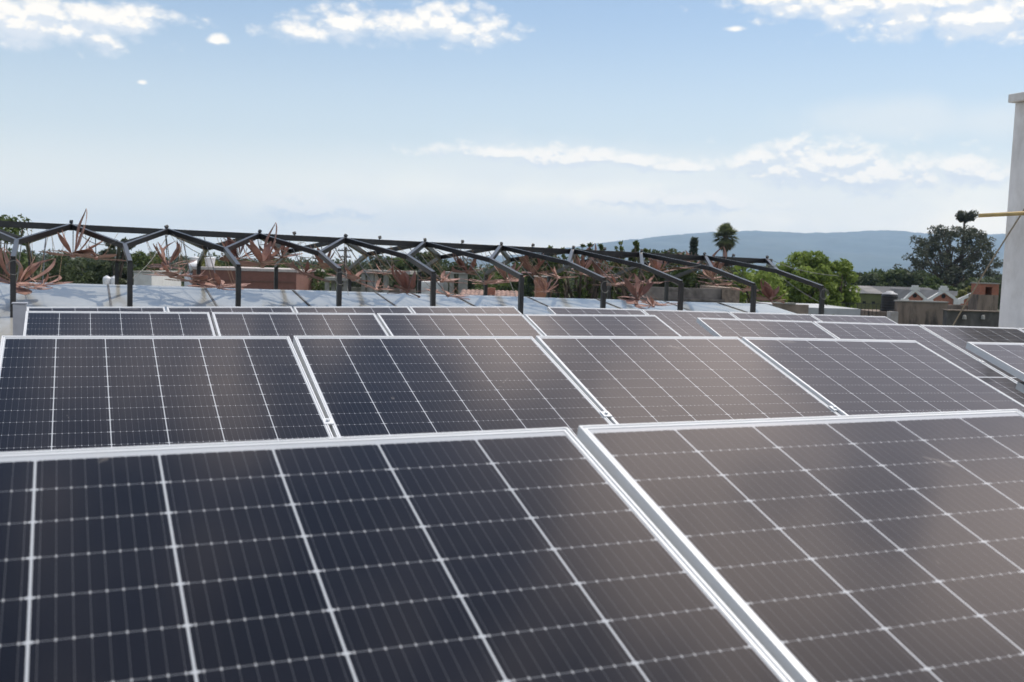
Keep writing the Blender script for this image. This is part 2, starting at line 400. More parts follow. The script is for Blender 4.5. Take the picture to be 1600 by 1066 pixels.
S2 = [((0.260, 4.232, -0.312), (1, 0.0018, 0.0011), (-0.0004, -0.3189, 0.9478), 'solar panel at the left end of the second row'),
      ((1.313, 4.238, -0.310), (1, -0.0043, 0.0008), (-0.0021, -0.3215, 0.9469), 'second-row solar panel, second from the left, half dark blue'),
      ((2.366, 4.232, -0.308), (1, -0.0067, -0.0013), (-0.001, -0.3268, 0.9451), 'second-row solar panel, third from the left, evenly grey brown'),
      ((3.414, 4.206, -0.315), (0.9999, -0.0075, -0.0142), (0.011, -0.3229, 0.9464), 'second-row solar panel at the right end before the gap')]
for a in S2: panel(a[0], a[1], a[2], a[3], g2)
def row(pos, ux, n, count, labels, group, step=1.0525, start=0):
    u = Vector(ux).normalized()
    for i in range(count):
        panel(Vector(pos) + u * step * (i + start), ux, n, labels[i], group)
row((4.905, 4.30, -0.345), (0.9994, -0.0205, -0.014), (0.0063, -0.3219, 0.9468), 1, ['second-row solar panel past the gap, cut by the right edge of the photo'], g2)
row((0.232, 6.807, -0.349), (1, -0.0014, 0.0048), (-0.005, -0.315, 0.9491), 4,
    ['bluish solar panel at the left end of the third row', 'third-row solar panel, second from the left, greyish', 'third-row solar panel, third from the left', 'third-row solar panel just left of the gap in that row'], g3)
row((4.867, 6.92, -0.363), (0.9994, -0.0305, -0.017), (0.0063, -0.3219, 0.9468), 4,
    ['third-row solar panel just right of the gap in that row', 'third-row solar panel, second right of the gap, its centre bar showing', 'third-row solar panel, third right of the gap, below the white tower', 'third-row solar panel whose corner shows at the right edge'], g3)
row((0.141, 9.215, -0.432), (0.9996, 0.0237, 0.0133), (-0.0051, -0.319, 0.9477), 4,
    ['solar panel at the left end of the farthest row', 'farthest-row solar panel, second from the left', 'farthest-row solar panel, third from the left', 'farthest-row solar panel just left of the gap by the black post'], g4)
row((4.753, 9.479, -0.396), (0.9998, 0.0111, -0.0136), (0.0164, -0.3199, 0.9473), 4,
    ['farthest-row solar panel just right of the gap by the black post', 'farthest-row solar panel seen at length through the gap in the row before it', 'farthest-row solar panel, second from the right end', 'solar panel at the right end of the farthest row'], g4)

# racks: rails, legs and clamps under each table of panels
def rack(pos, ux, n, count, label, clamps=True, step=1.0525):
    ux = Vector(ux).normalized(); n = Vector(n); n = (n - ux * n.dot(ux)).normalized(); yy = n.cross(ux)
    o0 = Vector(pos) + Vector((0, 0, CZ))
    r = thing('panel_rack', label, 'rack', (o0.x, o0.y - 1.0, DECK), group='galvanised racks under the panel rows')
    loc = lambda u, v, w: o0 + ux * u - yy * v + n * w - r.location
    L0, L1 = -0.60, (count - 1) * step + 0.60
    for v in (0.72, 1.55):
        MB().bar(loc(L0, v, -0.058), loc(L1, v, -0.058), 0.04, 0.04, n).build('rail', GALV, r)
    for i in range(count + 1):
        u = (i - 0.5) * step if 0 < i < count else (-0.42 if i == 0 else (count - 1) * step + 0.42)
        mb = MB(); mb.bar(loc(u, 0.30, -0.10), loc(u, 1.95, -0.10), 0.045, 0.04, n)
        mb.build('rafter', GALV, r)
        for v in (0.5, 1.8):
            p = loc(u, v, -0.12); MB().bar(p, (p.x, p.y, 0.0), 0.04).build('leg', GALV, r)
            MB().box(p.x - .06, p.x + .06, p.y - .06, p.y + .06, 0.0, 0.008).build('base_plate', GALV, r)
    if clamps:
        for i in range(count - 1):
            u = (i + 0.5) * step
            for v in (0.72, 1.55):
                a = loc(u, v - 0.02, 0.003); b_ = loc(u, v + 0.02, 0.003)
                cl = MB().bar(a, b_, 0.034, 0.004, n).build('clamp', ALU, r)
                p = loc(u, v, 0.0052); MB().tube([p, p + n * 0.007], 0.0065, 6).build('bolt', GALV, cl)
rack((0.279, 1.652, -0.292), (1, 0.008, 0.007), (-0.004, -0.315, 0.949), 2, 'galvanised rack carrying the two nearest panels')
rack((0.260, 4.232, -0.312), (1, -0.005, -0.001), (0.0, -0.322, 0.947), 4, 'galvanised rack under the second row left of its gap')
rack((4.905, 4.30, -0.345), (0.9994, -0.0205, -0.014), (0.0063, -0.3219, 0.9468), 1, 'galvanised rack under the second-row panel at the right edge')
rack((0.232, 6.807, -0.349), (1, -0.0014, 0.0048), (-0.005, -0.315, 0.9491), 4, 'galvanised rack under the left table of the third row')
rack((4.867, 6.92, -0.363), (0.9994, -0.0305, -0.017), (0.0063, -0.3219, 0.9468), 4, 'galvanised rack under the right table of the third row')
rack((0.141, 9.215, -0.432), (0.9996, 0.0237, 0.0133), (-0.0051, -0.319, 0.9477), 4, 'galvanised rack under the left table of the farthest row')
rack((4.753, 9.479, -0.396), (0.9998, 0.0111, -0.0136), (0.0164, -0.3199, 0.9473), 4, 'galvanised rack under the right table of the farthest row')

# pale sheet metal duct beside the left end of the rows
d0 = pt(31, 475, 9.9 / ray(31, 475).y)
t = thing('cable_duct', 'pale upright sheet metal duct left of the farthest panel row', 'duct', (d0.x, d0.y, DECK))
zd = d0.z - DECK
MB().box(-0.052, 0.052, -0.05, 0.05, 0.0, zd).build('cover', mat('pale grey sheet metal', (0.42, 0.43, 0.46), 0.6, 0.1, 0.1, 3), t, bevel=0.006)
MB().box(-0.06, 0.06, -0.058, 0.058, zd + .002, zd + .012).build('lid', mat('pale grey sheet metal', (0.42, 0.43, 0.46)), t)

# ------------------------------------------------------------------ pergola
YP, YK, YR = 16.0, 17.36, 18.8
def px_post(k): return -0.825 + 1.497 * k
def zpost(X): return CZ - 0.0863 - 0.00895 * X - 0.02
def zknee(X): return CZ + 0.1385 - 0.0064 * X
def zridge(X): return CZ + 0.4217 - 0.0113 * X
XA = lambda k: -0.116 + 1.497 * k
per = thing('pergola', 'long black steel canopy frame of zigzag rafters on slim posts', 'pergola', (5.5, YR, 0))
def PB(name, a, b, w, h=None, m_=BLACKSTEEL, up=(0, 0, 1)):
    o = Vector((5.5, YR, 0)); return MB().bar(Vector(a) - o, Vector(b) - o, w, h, up).build(name, m_, per, bevel=0.002)
SHEETZ = lambda X, Y: CZ - 0.49 - 0.0108 * X - (18.9 - Y) * 0.14
XL, XR_ = XA(-2), XA(9) + 0.15
PB('ridge_beam', (XL, YR, zridge(XL)), (XR_, YR, zridge(XR_)), 0.09, 0.10)
SILV = mat('bare grey steel', (0.42, 0.43, 0.44), 0.35, 0.5, 0.15, 5)
for k_ in range(-2, 10):
    X = px_post(k_); xk = X - 0.02
    zp = zpost(X)
    PB('post', (X, YP, DECK - 0.3), (X, YP, zp), 0.072, 0.072, up=(0, 1, 0))
    if k_ == -1: MB().bar(Vector((X + 0.0, YP, DECK - .2)) - Vector((5.5, YR, 0)), Vector((X, YP, DECK + .98)) - Vector((5.5, YR, 0)), 0.078, 0.078, (0, 1, 0)).build('post_sleeve', RUST, per)
    PB('bracket', (X, YP + 0.0, zp), (xk, YK, zknee(xk)), 0.062, 0.08)
    for s in (-1, 1):
        ka = k_ if s > 0 else k_ - 1
        if ka < -2 or ka > 9: continue
        xa = XA(ka)
        PB('rafter', (xk, YK, zknee(xk)), (xa, YR - 0.04, zridge(xa) + 0.02), 0.062, 0.08)
# far slope of the canopy, mirrored
YK2, YP2 = 2 * YR - YK, 2 * YR - YP
for k_ in range(-1, 10):
    X = px_post(k_)
    zf = zknee(X) + 0.04
    PB('post', (X, YP2, DECK - 3.0), (X, YP2, zpost(X)), 0.072, 0.072, up=(0, 1, 0))
    PB('bracket', (X, YP2, zpost(X)), (X, YK2, zf), 0.062, 0.08)
    for ka in (k_ - 1, k_):
        if ka < -2 or ka > 9: continue
        PB('rafter', (X, YK2, zf), (XA(ka), YR + 0.04, zridge(XA(ka)) + 0.02), 0.062, 0.08)
# flood lights on the apexes and cables, all fixed to the frame
rng = random.Random(3)
O = Vector((5.5, YR, 0))
for k_ in range(-1, 10):
    for dxx in ((0.0,), (0.0, 0.68 + rng.uniform(-.06, .06)))[k_ >= 2]:
        X = XA(k_) + dxx; z = zridge(X) + 0.065
        if X > XR_: continue
        a = rng.uniform(-1, 1)
        mb = MB(); b0 = Vector((X, YR - 0.03, z - .015)) - O
        c = b0 + Vector((0.025 * a, -.02, 0.038))
        mb.bar(b0, c, 0.014, 0.02)
        mb.bar(c + Vector((-0.026, 0.012 * a, 0.012 * a)), c + Vector((0.026, -.012 * a, -0.012 * a)), 0.03, 0.042, (0.5 * a, 0.7, 1))
        mb.bar(c + Vector((-0.015, 0.02, 0.01)), c + Vector((0.02, 0.025, 0.022)), 0.02, 0.02, (0.3, 0.1, 1))
        mb.build('floodlight', BLACKSTEEL, per)
def cable(a, b, sag, r=0.006, m_=None):
    a, b = Vector(a) - O, Vector(b) - O
    pts = [a.lerp(b, i / 10) - Vector((0, 0, sag * 4 * (i / 10) * (1 - i / 10))) for i in range(11)]
    MB().tube(pts, r, 5).build('cable', m_ or mat('grey cable', (0.16, 0.16, 0.15), 0.6), per)
for k_ in range(-1, 10):
    X = XA(k_)
    cable((X, YR - .06, zridge(X) + .06), (X + rng.uniform(0.5, 0.9), YK + .1, zknee(X) + rng.uniform(-.15, .1)), rng.uniform(0.05, 0.2))
    if k_ % 2: cable((X, YR - .06, zridge(X) - .05), (X - rng.uniform(0.2, 0.7), YP + .3, zpost(X) - rng.uniform(.1, .4)), 0.08, 0.005)
    if k_ % 3 == 0:
        p = Vector((px_post(k_) + .01, YP - .03, zpost(X) - .05)) - O
        pts = [p + Vector((0.10 * math.cos(a * .7) * (1 - .02 * a), -.03 + .002 * a, 0.10 * math.sin(a * .7) - .06)) for a in range(22)]
        MB().tube(pts, 0.005, 5).build('cable_coil', mat('grey cable', (0.16, 0.16, 0.15)), per)

# sloping white sheets below the canopy: each sheet a panel of the lower roof
SHEET = mat('white coated sheet', (0.36, 0.355, 0.325), 0.12, 0.0, 0.06, 1.2, stain=(0.24, 0.24, 0.21), stain_amt=0.6, stain_scale=0.9, spec=0.75)
lower = thing('sheet_roof', 'low sloping roof of white sheets under the black canopy', 'roof', (5.0, 16.0, 0))
xs = [-5.0, -3.1, -1.2, 0.45, 2.0, 3.5, 5.0, 6.5, 8.0, 9.5, 11.0, 12.3, 13.5]
Y0s, Y1s = 12.42, 18.9
for i in range(len(xs) - 1):
    a, b = xs[i] + .012, xs[i + 1] - .012
    mb = MB(); V = []
    for zo in (0.0, -0.012):
        for X, Y in ((a, Y0s), (b, Y0s), (b, Y1s), (a, Y1s)): V.append((X - 5, Y - 16, SHEETZ(X, Y) + zo + (0.004 if i % 2 else 0)))
    mb.add(V, [(0, 1, 2, 3), (7, 6, 5, 4), (0, 4, 5, 1), (1, 5, 6, 2), (2, 6, 7, 3), (3, 7, 4, 0)])
    mb.build('roof_sheet', SHEET, lower)
    if i:
        X = xs[i]; MB().bar((X - 5, Y0s - 16, SHEETZ(X, Y0s) + .003), (X - 5, Y1s - 16, SHEETZ(X, Y1s) + .003), 0.03, 0.02).build('seam_bar', mat('dark seam', (0.10, 0.10, 0.10), 0.6), lower)
mb = MB(); mb.box(-5 - 5, 13.5 - 5, 18.92 - 16, 19.05 - 16, 0, CZ - 0.66); mb.box(-5 - 5, 13.5 - 5, 12.34 - 16, 12.41 - 16, 0, SHEETZ(13.5, 12.42) - .02)
mb.build('wall', mat('white render', (0.62, 0.62, 0.60), 0.9, 0, 0.08, 2, 0.1), lower)

# ------------------------------------------------------------------ metal flowers
def petal_outline(L, w, pinch=1.15, n=14):
    pts = []
    for i in range(n + 1):
        t_ = i / n; pts.append((w * math.sin(math.pi * t_ ** pinch) ** 0.9, L * t_))
    return pts
def petal(L, w, hollow, cup, th=0.006):
    """pointed leaf cut from sheet, lying along +y, curving up towards its tip; hollow ones are just a rim"""
    mb = MB(); n = 14; o = petal_outline(L, w)
    bend = lambda x, y: Vector((x + 0.30 * L * cup * (y / L) ** 2, y * (1 - 0.12 * cup * (y / L)), cup * 0.35 * L * (y / L) ** 2 + 0.25 * cup * x * x / max(w, .01)))
    def strip(la, lb):
        b = len(mb.v)
        for (xa, ya), (xb, yb) in zip(la, lb):
            for z in (0, th):
                for x, y in ((xa, ya), (xb, yb)): p = bend(x, y); mb.v.append((p.x, p.y, p.z + z))
        for i in range(len(la) - 1):
            q = b + 4 * i; r_ = q + 4
            mb.f += [(q, q + 1, r_ + 1, r_), (q + 2, r_ + 2, r_ + 3, q + 3), (q, r_, r_ + 2, q + 2), (q + 1, q + 3, r_ + 3, r_ + 1)]
    if not hollow:
        for s in (-1, 1): strip([(0, y) for x, y in o], [(s * x, y) for x, y in o])
    else:
        for s in (-1, 1):
            k1 = 0.45 if s > 0 else 0.74
            inner = [(s * max(x * k1 - .004, 0), y if 0.12 < y / L < 0.9 else y) for x, y in o]
            strip(inner, [(s * x, y) for x, y in o])
    return mb
PET = {}
def petal_obj(kind, m_):
    """kinds share their meshes"""
    L, w, hol, cup = {'solid': (0.52, 0.070, False, 0.75), 'broad': (0.52, 0.12, False, 0.5), 'loop': (0.62, 0.19, True, 0.7), 'ring': (0.56, 0.17, True, 0.12), 'flat': (0.50, 0.13, False, 0.1)}[kind]
    key = (kind, m_.name)
    if key not in PET:
        o = petal(L, w, hol, cup).build('petal', m_); PET[key] = o.data; return o
    o = bpy.data.objects.new('petal', PET[key]); COL.objects.link(o); return o
def flower(x, y, Y, size, kind, rz, tilt, label, m_=None, loop=False):
    D = Y / ray(x, y).y; p = pt(x, y, D); m_ = m_ or COPPER
    f = thing('metal_flower', label, 'metal flower', p, rz, 'cut metal flowers hanging under the pergola')
    f.rotation_euler = (tilt[0], tilt[1], rz); size *= .92; f.scale = (size,) * 3
    rr = random.Random(int(x * 13 + y))
    def put(kd, az, el, sc, roll=0.0):
        o = petal_obj(kd, m_); o.parent = f
        o.matrix_local = Matrix.Rotation(az, 4, 'Z') @ Matrix.Rotation(el, 4, 'X') @ Matrix.Rotation(roll, 4, 'Y') @ Matrix.Translation((0, 0.03, 0)) @ Matrix.Diagonal((sc, sc, sc, 1))
    if kind == 'bloom':
        for sg in (-1, 1):                       # a V of two broad leaves, then lower ones round it
            put('broad', sg * R(rr.uniform(60, 95)) - rz, R(rr.uniform(48, 66)), rr.uniform(.85, 1.1), sg * rr.uniform(.1, .6))
            put('solid', sg * R(rr.uniform(20, 150)) - rz, R(rr.uniform(22, 52)), rr.uniform(.75, 1.1), rr.uniform(-.5, .5))
        if rr.random() < .6: put('solid', rr.uniform(0, 6.28), R(rr.uniform(60, 80)), rr.uniform(.6, .95))
        put('loop', rr.uniform(-2, 2) if not loop else -1.35 - rz, R(66 if loop else 40), 1.3 if loop else 1.0)
        put('loop', rr.uniform(-3, 3), R(rr.uniform(15, 50)), rr.uniform(.7, 1.0), rr.uniform(-.6, .6))
        for i in range(6): put('ring' if i % 2 == 0 else 'flat', 2 * math.pi * i / 6 + rr.uniform(-.3, .3), R(rr.uniform(-10, 14)), rr.uniform(.7, 1.15), rr.uniform(-.3, .3))
    else:
        for i in range(7): put('ring' if i % 2 == 0 else 'flat', 2 * math.pi * i / 7, R(rr.uniform(-4, 10)), rr.uniform(.85, 1.15))
        for i in range(2): put('solid', rr.uniform(0, 6), R(rr.uniform(25, 45)), .6)
    MB().lathe([(0.02, -0.03), (0.05, -0.015), (0.05, 0.015), (0.02, 0.03)], n=12).build('hub', m_, f)
    # rod up to the frame
    zt = (zridge(p.x) - .06 - p.z) / size
    mb = MB(); Mi = f.rotation_euler.to_matrix().inverted(); mb.tube([(0, 0, 0), Mi @ Vector((0, (YR - Y) / size, zt))], 0.008 / size, 6); mb.build('hanging_rod', BLACKSTEEL, f)
    for q in range(3):
        a_ = rr.uniform(0, 6.28); e_ = Mi @ Vector((math.cos(a_) * .35 / size, (YR - Y) / size + math.sin(a_) * .2, zt))
        MB().tube([(math.cos(a_) * .3, math.sin(a_) * .3, .03), e_], 0.0035 / size, 4).build('stay_wire', RUST, f)
FL = [
 (26, 446, 16.9, 1.15, 'bloom', 0.5, (0.15, 0.25), 'wide rust flower beside the leftmost black post', COPPER, False),
 (114, 400, 18.2, 1.05, 'bloom', 0.2, (0.0, 0.05), 'copper flower whose tall loop rises over the beam near the left', COPPER, True),
 (262, 416, 18.3, 0.85, 'bloom', 0.9, (0.1, -0.1), 'pale copper flower of upright petals right of the second post', COPPER, False),
 (268, 432, 17.6, 1.0, 'flat', 0.3, (0.05, 0.05), 'flat rust flower hanging before the bushes right of the second post', COPPER, False),
 (343, 449, 16.6, 1.0, 'flat', 0.1, (0.1, -0.05), 'lowest flat pink rust flower, left of the third post', COPPER, False),
 (411, 414, 18.2, 1.0, 'bloom', 0.3, (-0.1, 0.1), 'copper flower whose tall loop tops the beam above the brick wall', COPPER, True),
 (476, 428, 17.4, 0.9, 'flat', 0.7, (0.2, 0.35), 'dark tilted flat flower left of the fourth post', COPPERD, False),
 (505, 418, 18.6, 0.85, 'bloom', 1.7, (0.1, 0.0), 'rust flower partly behind the bracket of the fourth post', COPPER, False),
 (552, 437, 17.2, 0.95, 'flat', 0.2, (0.05, 0.1), 'flat pink rust flower right of the fourth post', COPPER, False),
 (636, 456, 16.8, 0.85, 'bloom', 1.1, (0.05, 0.15), 'rust flower with a broad upright petal before the concrete frame', COPPERD, False),
 (600, 428, 18.0, 0.8, 'flat', 0.9, (0.02, -0.05), 'thin flat flower above the concrete frame', COPPER, False),
 (730, 426, 18.4, 0.75, 'bloom', 2.2, (0.1, 0.1), 'small dark rust flower left of the sixth post', COPPERD, False),
 (758, 443, 17.3, 0.85, 'flat', 0.5, (0.05, 0.0), 'flat rust flower just left of the sixth post', COPPER, False),
 (793, 440, 17.8, 0.8, 'bloom', 0.8, (0.0, -0.1), 'rust flower almost touching the sixth post on its left', COPPER, False),
 (834, 428, 18.6, 0.85, 'bloom', 1.5, (0.0, 0.2), 'dark flower of spread petals just right of the sixth post', COPPERD, False),
 (852, 457, 17.0, 0.62, 'bloom', 0.4, (0.0, 0.0), 'small terracotta flower low between the sixth and seventh posts', COPPER, False),
 (872, 434, 17.9, 0.85, 'flat', 0.1, (0.04, 0.04), 'flat rust flower between the sixth and seventh posts', COPPER, False),
 (908, 428, 19.2, 0.9, 'bloom', 0.2, (0.1, 0.1), 'rust flower whose loop shows above the beam by the tall shoots', COPPER, True),
 (938, 432, 18.6, 0.72, 'bloom', 2.6, (0.0, 0.0), 'dark flower left of the seventh post top', COPPERD, False),
 (996, 468, 16.9, 0.9, 'bloom', 0.9, (0.1, -0.2), 'dark low flower between the seventh and eighth posts', COPPERD, False),
 (1012, 443, 18.2, 0.8, 'flat', 0.5, (0.05, 0.0), 'flat pale flower just left of the eighth post', COPPER, False),
 (1028, 426, 19.4, 0.8, 'bloom', 1.2, (0.0, 0.1), 'rust flower above the old cornice house', COPPER, False),
 (1114, 436, 19.0, 0.95, 'bloom', 0.2, (0.05, -0.05), 'rust flower with a loop rising just below the palm', COPPER, True),
 (1120, 446, 17.6, 0.85, 'flat', 0.6, (0.05, 0.02), 'flat pale flower right of the eighth post', COPPER, False),
 (66, 446, 16.6, 0.8, 'flat', 0.4, (0.06, -0.1), 'flat rust flower low down just right of the leftmost post', COPPER, False),
 (150, 404, 18.0, 0.8, 'flat', 1.2, (0.03, 0.1), 'thin flat flower under the tall looped flower near the left', COPPER, False),
 (300, 440, 17.0, 0.9, 'flat', 0.9, (-0.05, 0.1), 'pink flat flower before the left end of the brick building', COPPER, False),
 (372, 404, 18.6, 0.8, 'bloom', 1.9, (0.1, 0.1), 'rust flower half hidden by the third post top', COPPERD, False),
 (440, 402, 19.2, 0.8, 'bloom', 2.9, (0.0, 0.2), 'dark flower hung behind the bracket right of the brick wall loop', COPPERD, False),
 (588, 452, 16.7, 0.75, 'flat', 0.2, (0.08, 0.1), 'low flat flower at the foot of the concrete frame', COPPER, False),
 (690, 440, 17.2, 0.8, 'flat', 0.7, (0.03, 0.0), 'flat flower just right of the fifth post', COPPER, False),
 (700, 462, 16.5, 0.8, 'flat', 0.1, (0.1, 0.1), 'lowest flat flower right of the fifth post', COPPER, False),
 (962, 446, 17.6, 0.8, 'flat', 1.0, (0.0, 0.05), 'thin flat flower right of the seventh post top', COPPER, False),
 (1020, 478, 16.4, 0.75, 'flat', 0.5, (0.1, -0.1), 'lowest flat flower left of the eighth post', COPPER, False),
 (1072, 418, 19.6, 0.8, 'bloom', 1.4, (0.0, 0.0), 'dark flower behind the rafters left of the cypress', COPPERD, False),
 (1162, 455, 17.3, 0.8, 'flat', 0.3, (0.05, 0.1), 'flat flower left of the ninth post', COPPER, False),
 (1205, 470, 17.2, 0.8, 'bloom', 0.6, (0.1, 0.2), 'rightmost dark rust flower, right of the ninth post', COPPERD, False),
]
for a in FL: flower(*a)

# ------------------------------------------------------------------ white tower on the right
PLASTER = mat('weathered white render', (0.80, 0.77, 0.735), 0.9, 0, 0.10, 2.2, 0.5, stain=(0.50, 0.46, 0.40), stain_amt=0.75, stain_scale=1.6, stretch=(1, 1, 0.45))
DT = 14.0
cb = pt(1556, 505, DT); ct = pt(1577, 152, DT)
tw = thing('stair_tower', 'tall white rendered tower rising at the right edge', 'tower', (cb.x, cb.y, DECK - 1.0))
zt = ct.z - (DECK - 1.0) - 0.11
bat = 0.045
mb = MB()
V = [(0, 0, 0), (0, -6, 0), (5, -6, 0), (5, 0, 0), (bat, -bat, zt), (bat, -6, zt), (5, -6, zt), (5, -bat, zt)]
mb.add(V, [(3, 2, 1, 0), (4, 5, 6, 7), (0, 1, 5, 4), (1, 2, 6, 5), (2, 3, 7, 6), (3, 0, 4, 7)])
mb.build('wall', PLASTER, tw, bevel=0.02)
MB().box(bat - 0.07, 5.05, -6.05, -bat + 0.05, zt + 0.002, zt + 0.11).build('coping', PLASTER, tw, bevel=0.012)
MB().tube([(bat + .25, -1.05, zt + .11), (bat + .25, -1.05, zt + .75)], 0.05, 10).build('vent_pipe', mat('green grey pipe', (0.16, 0.21, 0.22), 0.5), tw)
MB().tube([(0.05, -0.7, zt * .52), (0.09, -0.7, zt * .52)], 0.025, 10).build('wall_anchor', RUST, tw)
p = pt(1529, 337, 12.4); q = pt(1625, 332, 12.3)
st = thing('bamboo_pole', 'yellow wooden pole sticking out across the white tower', 'pole', p)
MB().tube([(0, 0, 0), (q - p) * 0.5, q - p], [0.022, 0.024, 0.026], 10).build('shaft', mat('yellow timber', (0.46, 0.33, 0.13), 0.6, 0, 0.2, 8), st, smooth=True)
MB().tube([(0, 0, 0), (q - p) * -0.004], [0.022, 0.019], 10).build('cut_end', mat('pale cut wood', (0.5, 0.42, 0.28), 0.8), st)
a = pt(1640, 268, 12.2); b = pt(1556, 392, 12.9); c = pt(1487, 512, 16.5)
MBc = MB(); pts = []
for i in range(25):
    s = i / 24; pts.append((a * (1 - s) ** 2 + b * 2 * s * (1 - s) * 1.0 + c * s * s))
MBc.tube(pts, 0.010, 6)
tag(MBc.build('guy_rope', mat('grey brown rope', (0.30, 0.25, 0.18), 0.9, 0, 0.2, 30)), 'slack grey rope running down from the white tower to the left', 'rope')

# ------------------------------------------------------------------ trees
def leaf_cloud(mb, clumps, nleaf, size, rng, flat=0.0, droop=0.0):
    for (c, r) in clumps:
        for _ in range(nleaf):
            while True:
                d = Vector((rng.uniform(-1, 1), rng.uniform(-1, 1), rng.uniform(-1, 1)))
                if 0.02 < d.length < 1: break
            d = d.normalized() * (d.length ** 0.6)
            p = c + Vector((d.x * r, d.y * r, d.z * r * (0.75)))
            s = size * rng.uniform(0.6, 1.3)
            nrm = (d.normalized() * 0.6 + Vector((rng.gauss(0, .6), rng.gauss(0, .6), rng.gauss(0.25, .6)))).normalized()
            u = nrm.cross(Vector((rng.uniform(-1, 1), rng.uniform(-1, 1), rng.uniform(-1, 1)))).normalized(); w = nrm.cross(u)
            if droop: w = (w + Vector((0, 0, -droop))).normalized()
            b = len(mb.v)
            mb.v += [tuple(p - u * s * .45), tuple(p + w * s), tuple(p + u * s * .45), tuple(p - w * s)]
            mb.f.append((b, b + 1, b + 2, b + 3))
def tree(name, label, cat, x, ytop, wpx, D, color, seed, crown_frac=0.55, nclump=40, nleaf=100, leaf=None, ybot=None, shape='round', trunk_c=(0.10, 0.075, 0.055), clump_r=0.22, group='trees and shrubs of the town', dep=1.0):
    rng = random.Random(seed)
    top = pt(x, ytop, D); H = top.z; Wd = wpx / F * D
    base = Vector((top.x, top.y, 0))
    tr = thing(name, label, cat, base, group=group)
    c0 = H * (1 - crown_frac); ch = H - c0
    clumps = []
    for i in range(nclump):
        for _ in range(60):
            if shape == 'round':
                h = rng.uniform(-1, 1); rad = Wd * .5 * (1 - abs(h) ** 2.4) ** .5; a_ = rng.uniform(0, 6.283); rr = rad * rng.uniform(.1, 1) ** .5
                q = Vector((math.cos(a_) * rr, math.sin(a_) * rr * dep, c0 + ch * .5 + h * ch * .5))
            elif shape == 'spread':         # umbrella like layers, open between
                h = rng.uniform(0.1, 1); rad = Wd * .5 * (1 - (h - .45) ** 2 * 2.2)
                a_ = rng.uniform(0, 6.283); rr = rad * rng.uniform(.2, 1) ** .6
                q = Vector((math.cos(a_) * rr, math.sin(a_) * rr * dep, c0 + ch * h))
            elif shape == 'column':
                h = rng.uniform(0, 1); rad = Wd * .5 * (1 - h ** 2.2) * (0.55 + .45 * min(1, h * 4)); a_ = rng.uniform(0, 6.283)
                q = Vector((math.cos(a_) * rad * rng.uniform(.3, .8), math.sin(a_) * rad * rng.uniform(.3, .8), c0 + ch * h * .97))
            elif shape == 'shoots':
                j = i % 11; sr = random.Random(seed * 50 + j); X_ = (j - 5) / 5.5 + sr.uniform(-.07, .07); top_ = sr.uniform(.84, 1.0) - .06 * abs(X_); yy_ = sr.uniform(-.25, .25)
                h = top_ * (rng.uniform(0, 1) ** .75)
                q = Vector((X_ * Wd * .5 + rng.uniform(-.02, .02) * Wd, yy_ * Wd, c0 + ch * h))
            r_ = clump_r * Wd * rng.uniform(.6, 1.15)
            if q.z + r_ * .7 <= H: break
        clumps.append((q, r_))
    cr = MB(); leaf_cloud(cr, clumps, nleaf, leaf or max(0.13, D * 0.0024), rng)
    tk = MB(); rb = max(0.08, H * 0.022)
    stp = .2 if crown_frac > .1 else .24
    sway = [Vector((rng.uniform(-.04, .04) * Wd * i, rng.uniform(-.04, .04) * Wd * i, H * stp * i)) for i in range(5)]
    tk.tube(sway, [rb * (1 - .17 * i) for i in range(5)], 8)
    for q, r_ in (clumps[::2] if crown_frac > .1 else []):
        hz = min(q.z * rng.uniform(.45, .75), H * .78); i = hz / (H * .2); a_ = sway[int(i)].lerp(sway[min(4, int(i) + 1)], i - int(i))
        mid = a_.lerp(q, .5) + Vector((0, 0, -.03 * H))
        tk.tube([a_, mid, q], [rb * .38, rb * .24, rb * .08], 5)
    tk.build('trunk', mat('bark ' + str(trunk_c), trunk_c, 0.9, 0, 0.3, 5), tr, smooth=True)
    cr.build('crown', leaf_mat('leaves ' + str(color), color), tr)
    return tr
GD = (0.066, 0.092, 0.046); GM = (0.078, 0.115, 0.042); GL = (0.20, 0.28, 0.07); GY = (0.16, 0.175, 0.055); GG = (0.072, 0.092, 0.058)
tree('leafy_tree', 'tall loose tree cut by the left edge of the photo', 'tree', -8, 326, 115, 42, GM, 1, nclump=46, nleaf=70, clump_r=.16)
tree('leafy_tree', 'dark round tree behind the leftmost flowers', 'tree', 92, 392, 80, 60, GD, 2, nclump=34)
tree('leafy_tree', 'dark low tree left of the white twin tank', 'tree', 140, 404, 70, 62, GD, 3, nclump=34)
tree('conifer', 'feathery conifer with a thin tip behind the second post', 'tree', 187, 371, 60, 62, GG, 4, shape='spread', nclump=40, nleaf=60, clump_r=.14)
tree('leafy_tree', 'green tree right of the feathery conifer', 'tree', 222, 388, 62, 64, GM, 5)
tree('shrub', 'yellowish shrub left of the white roof tanks', 'shrub', 255, 398, 50, 66, GY, 6, crown_frac=.85)
tree('leafy_tree', 'green tree behind the right half of the brick wall', 'tree', 440, 402, 90, 85, GM, 8)
tree('leafy_tree', 'low green tree right of the brick wall end', 'tree', 490, 406, 80, 66, GM, 9, crown_frac=.85)
tree('leafy_tree', 'loose grey green tree above the concrete frame', 'tree', 578, 391, 84, 75, GG, 10, shape='spread', nclump=44, nleaf=60, clump_r=.15)
tree('leafy_tree', 'dark green tree right of the fifth post', 'tree', 668, 393, 60, 80, GD, 11)
tree('shrub', 'dark bush left of the sixth post', 'shrub', 760, 420, 84, 52, GM, 12, crown_frac=.9)
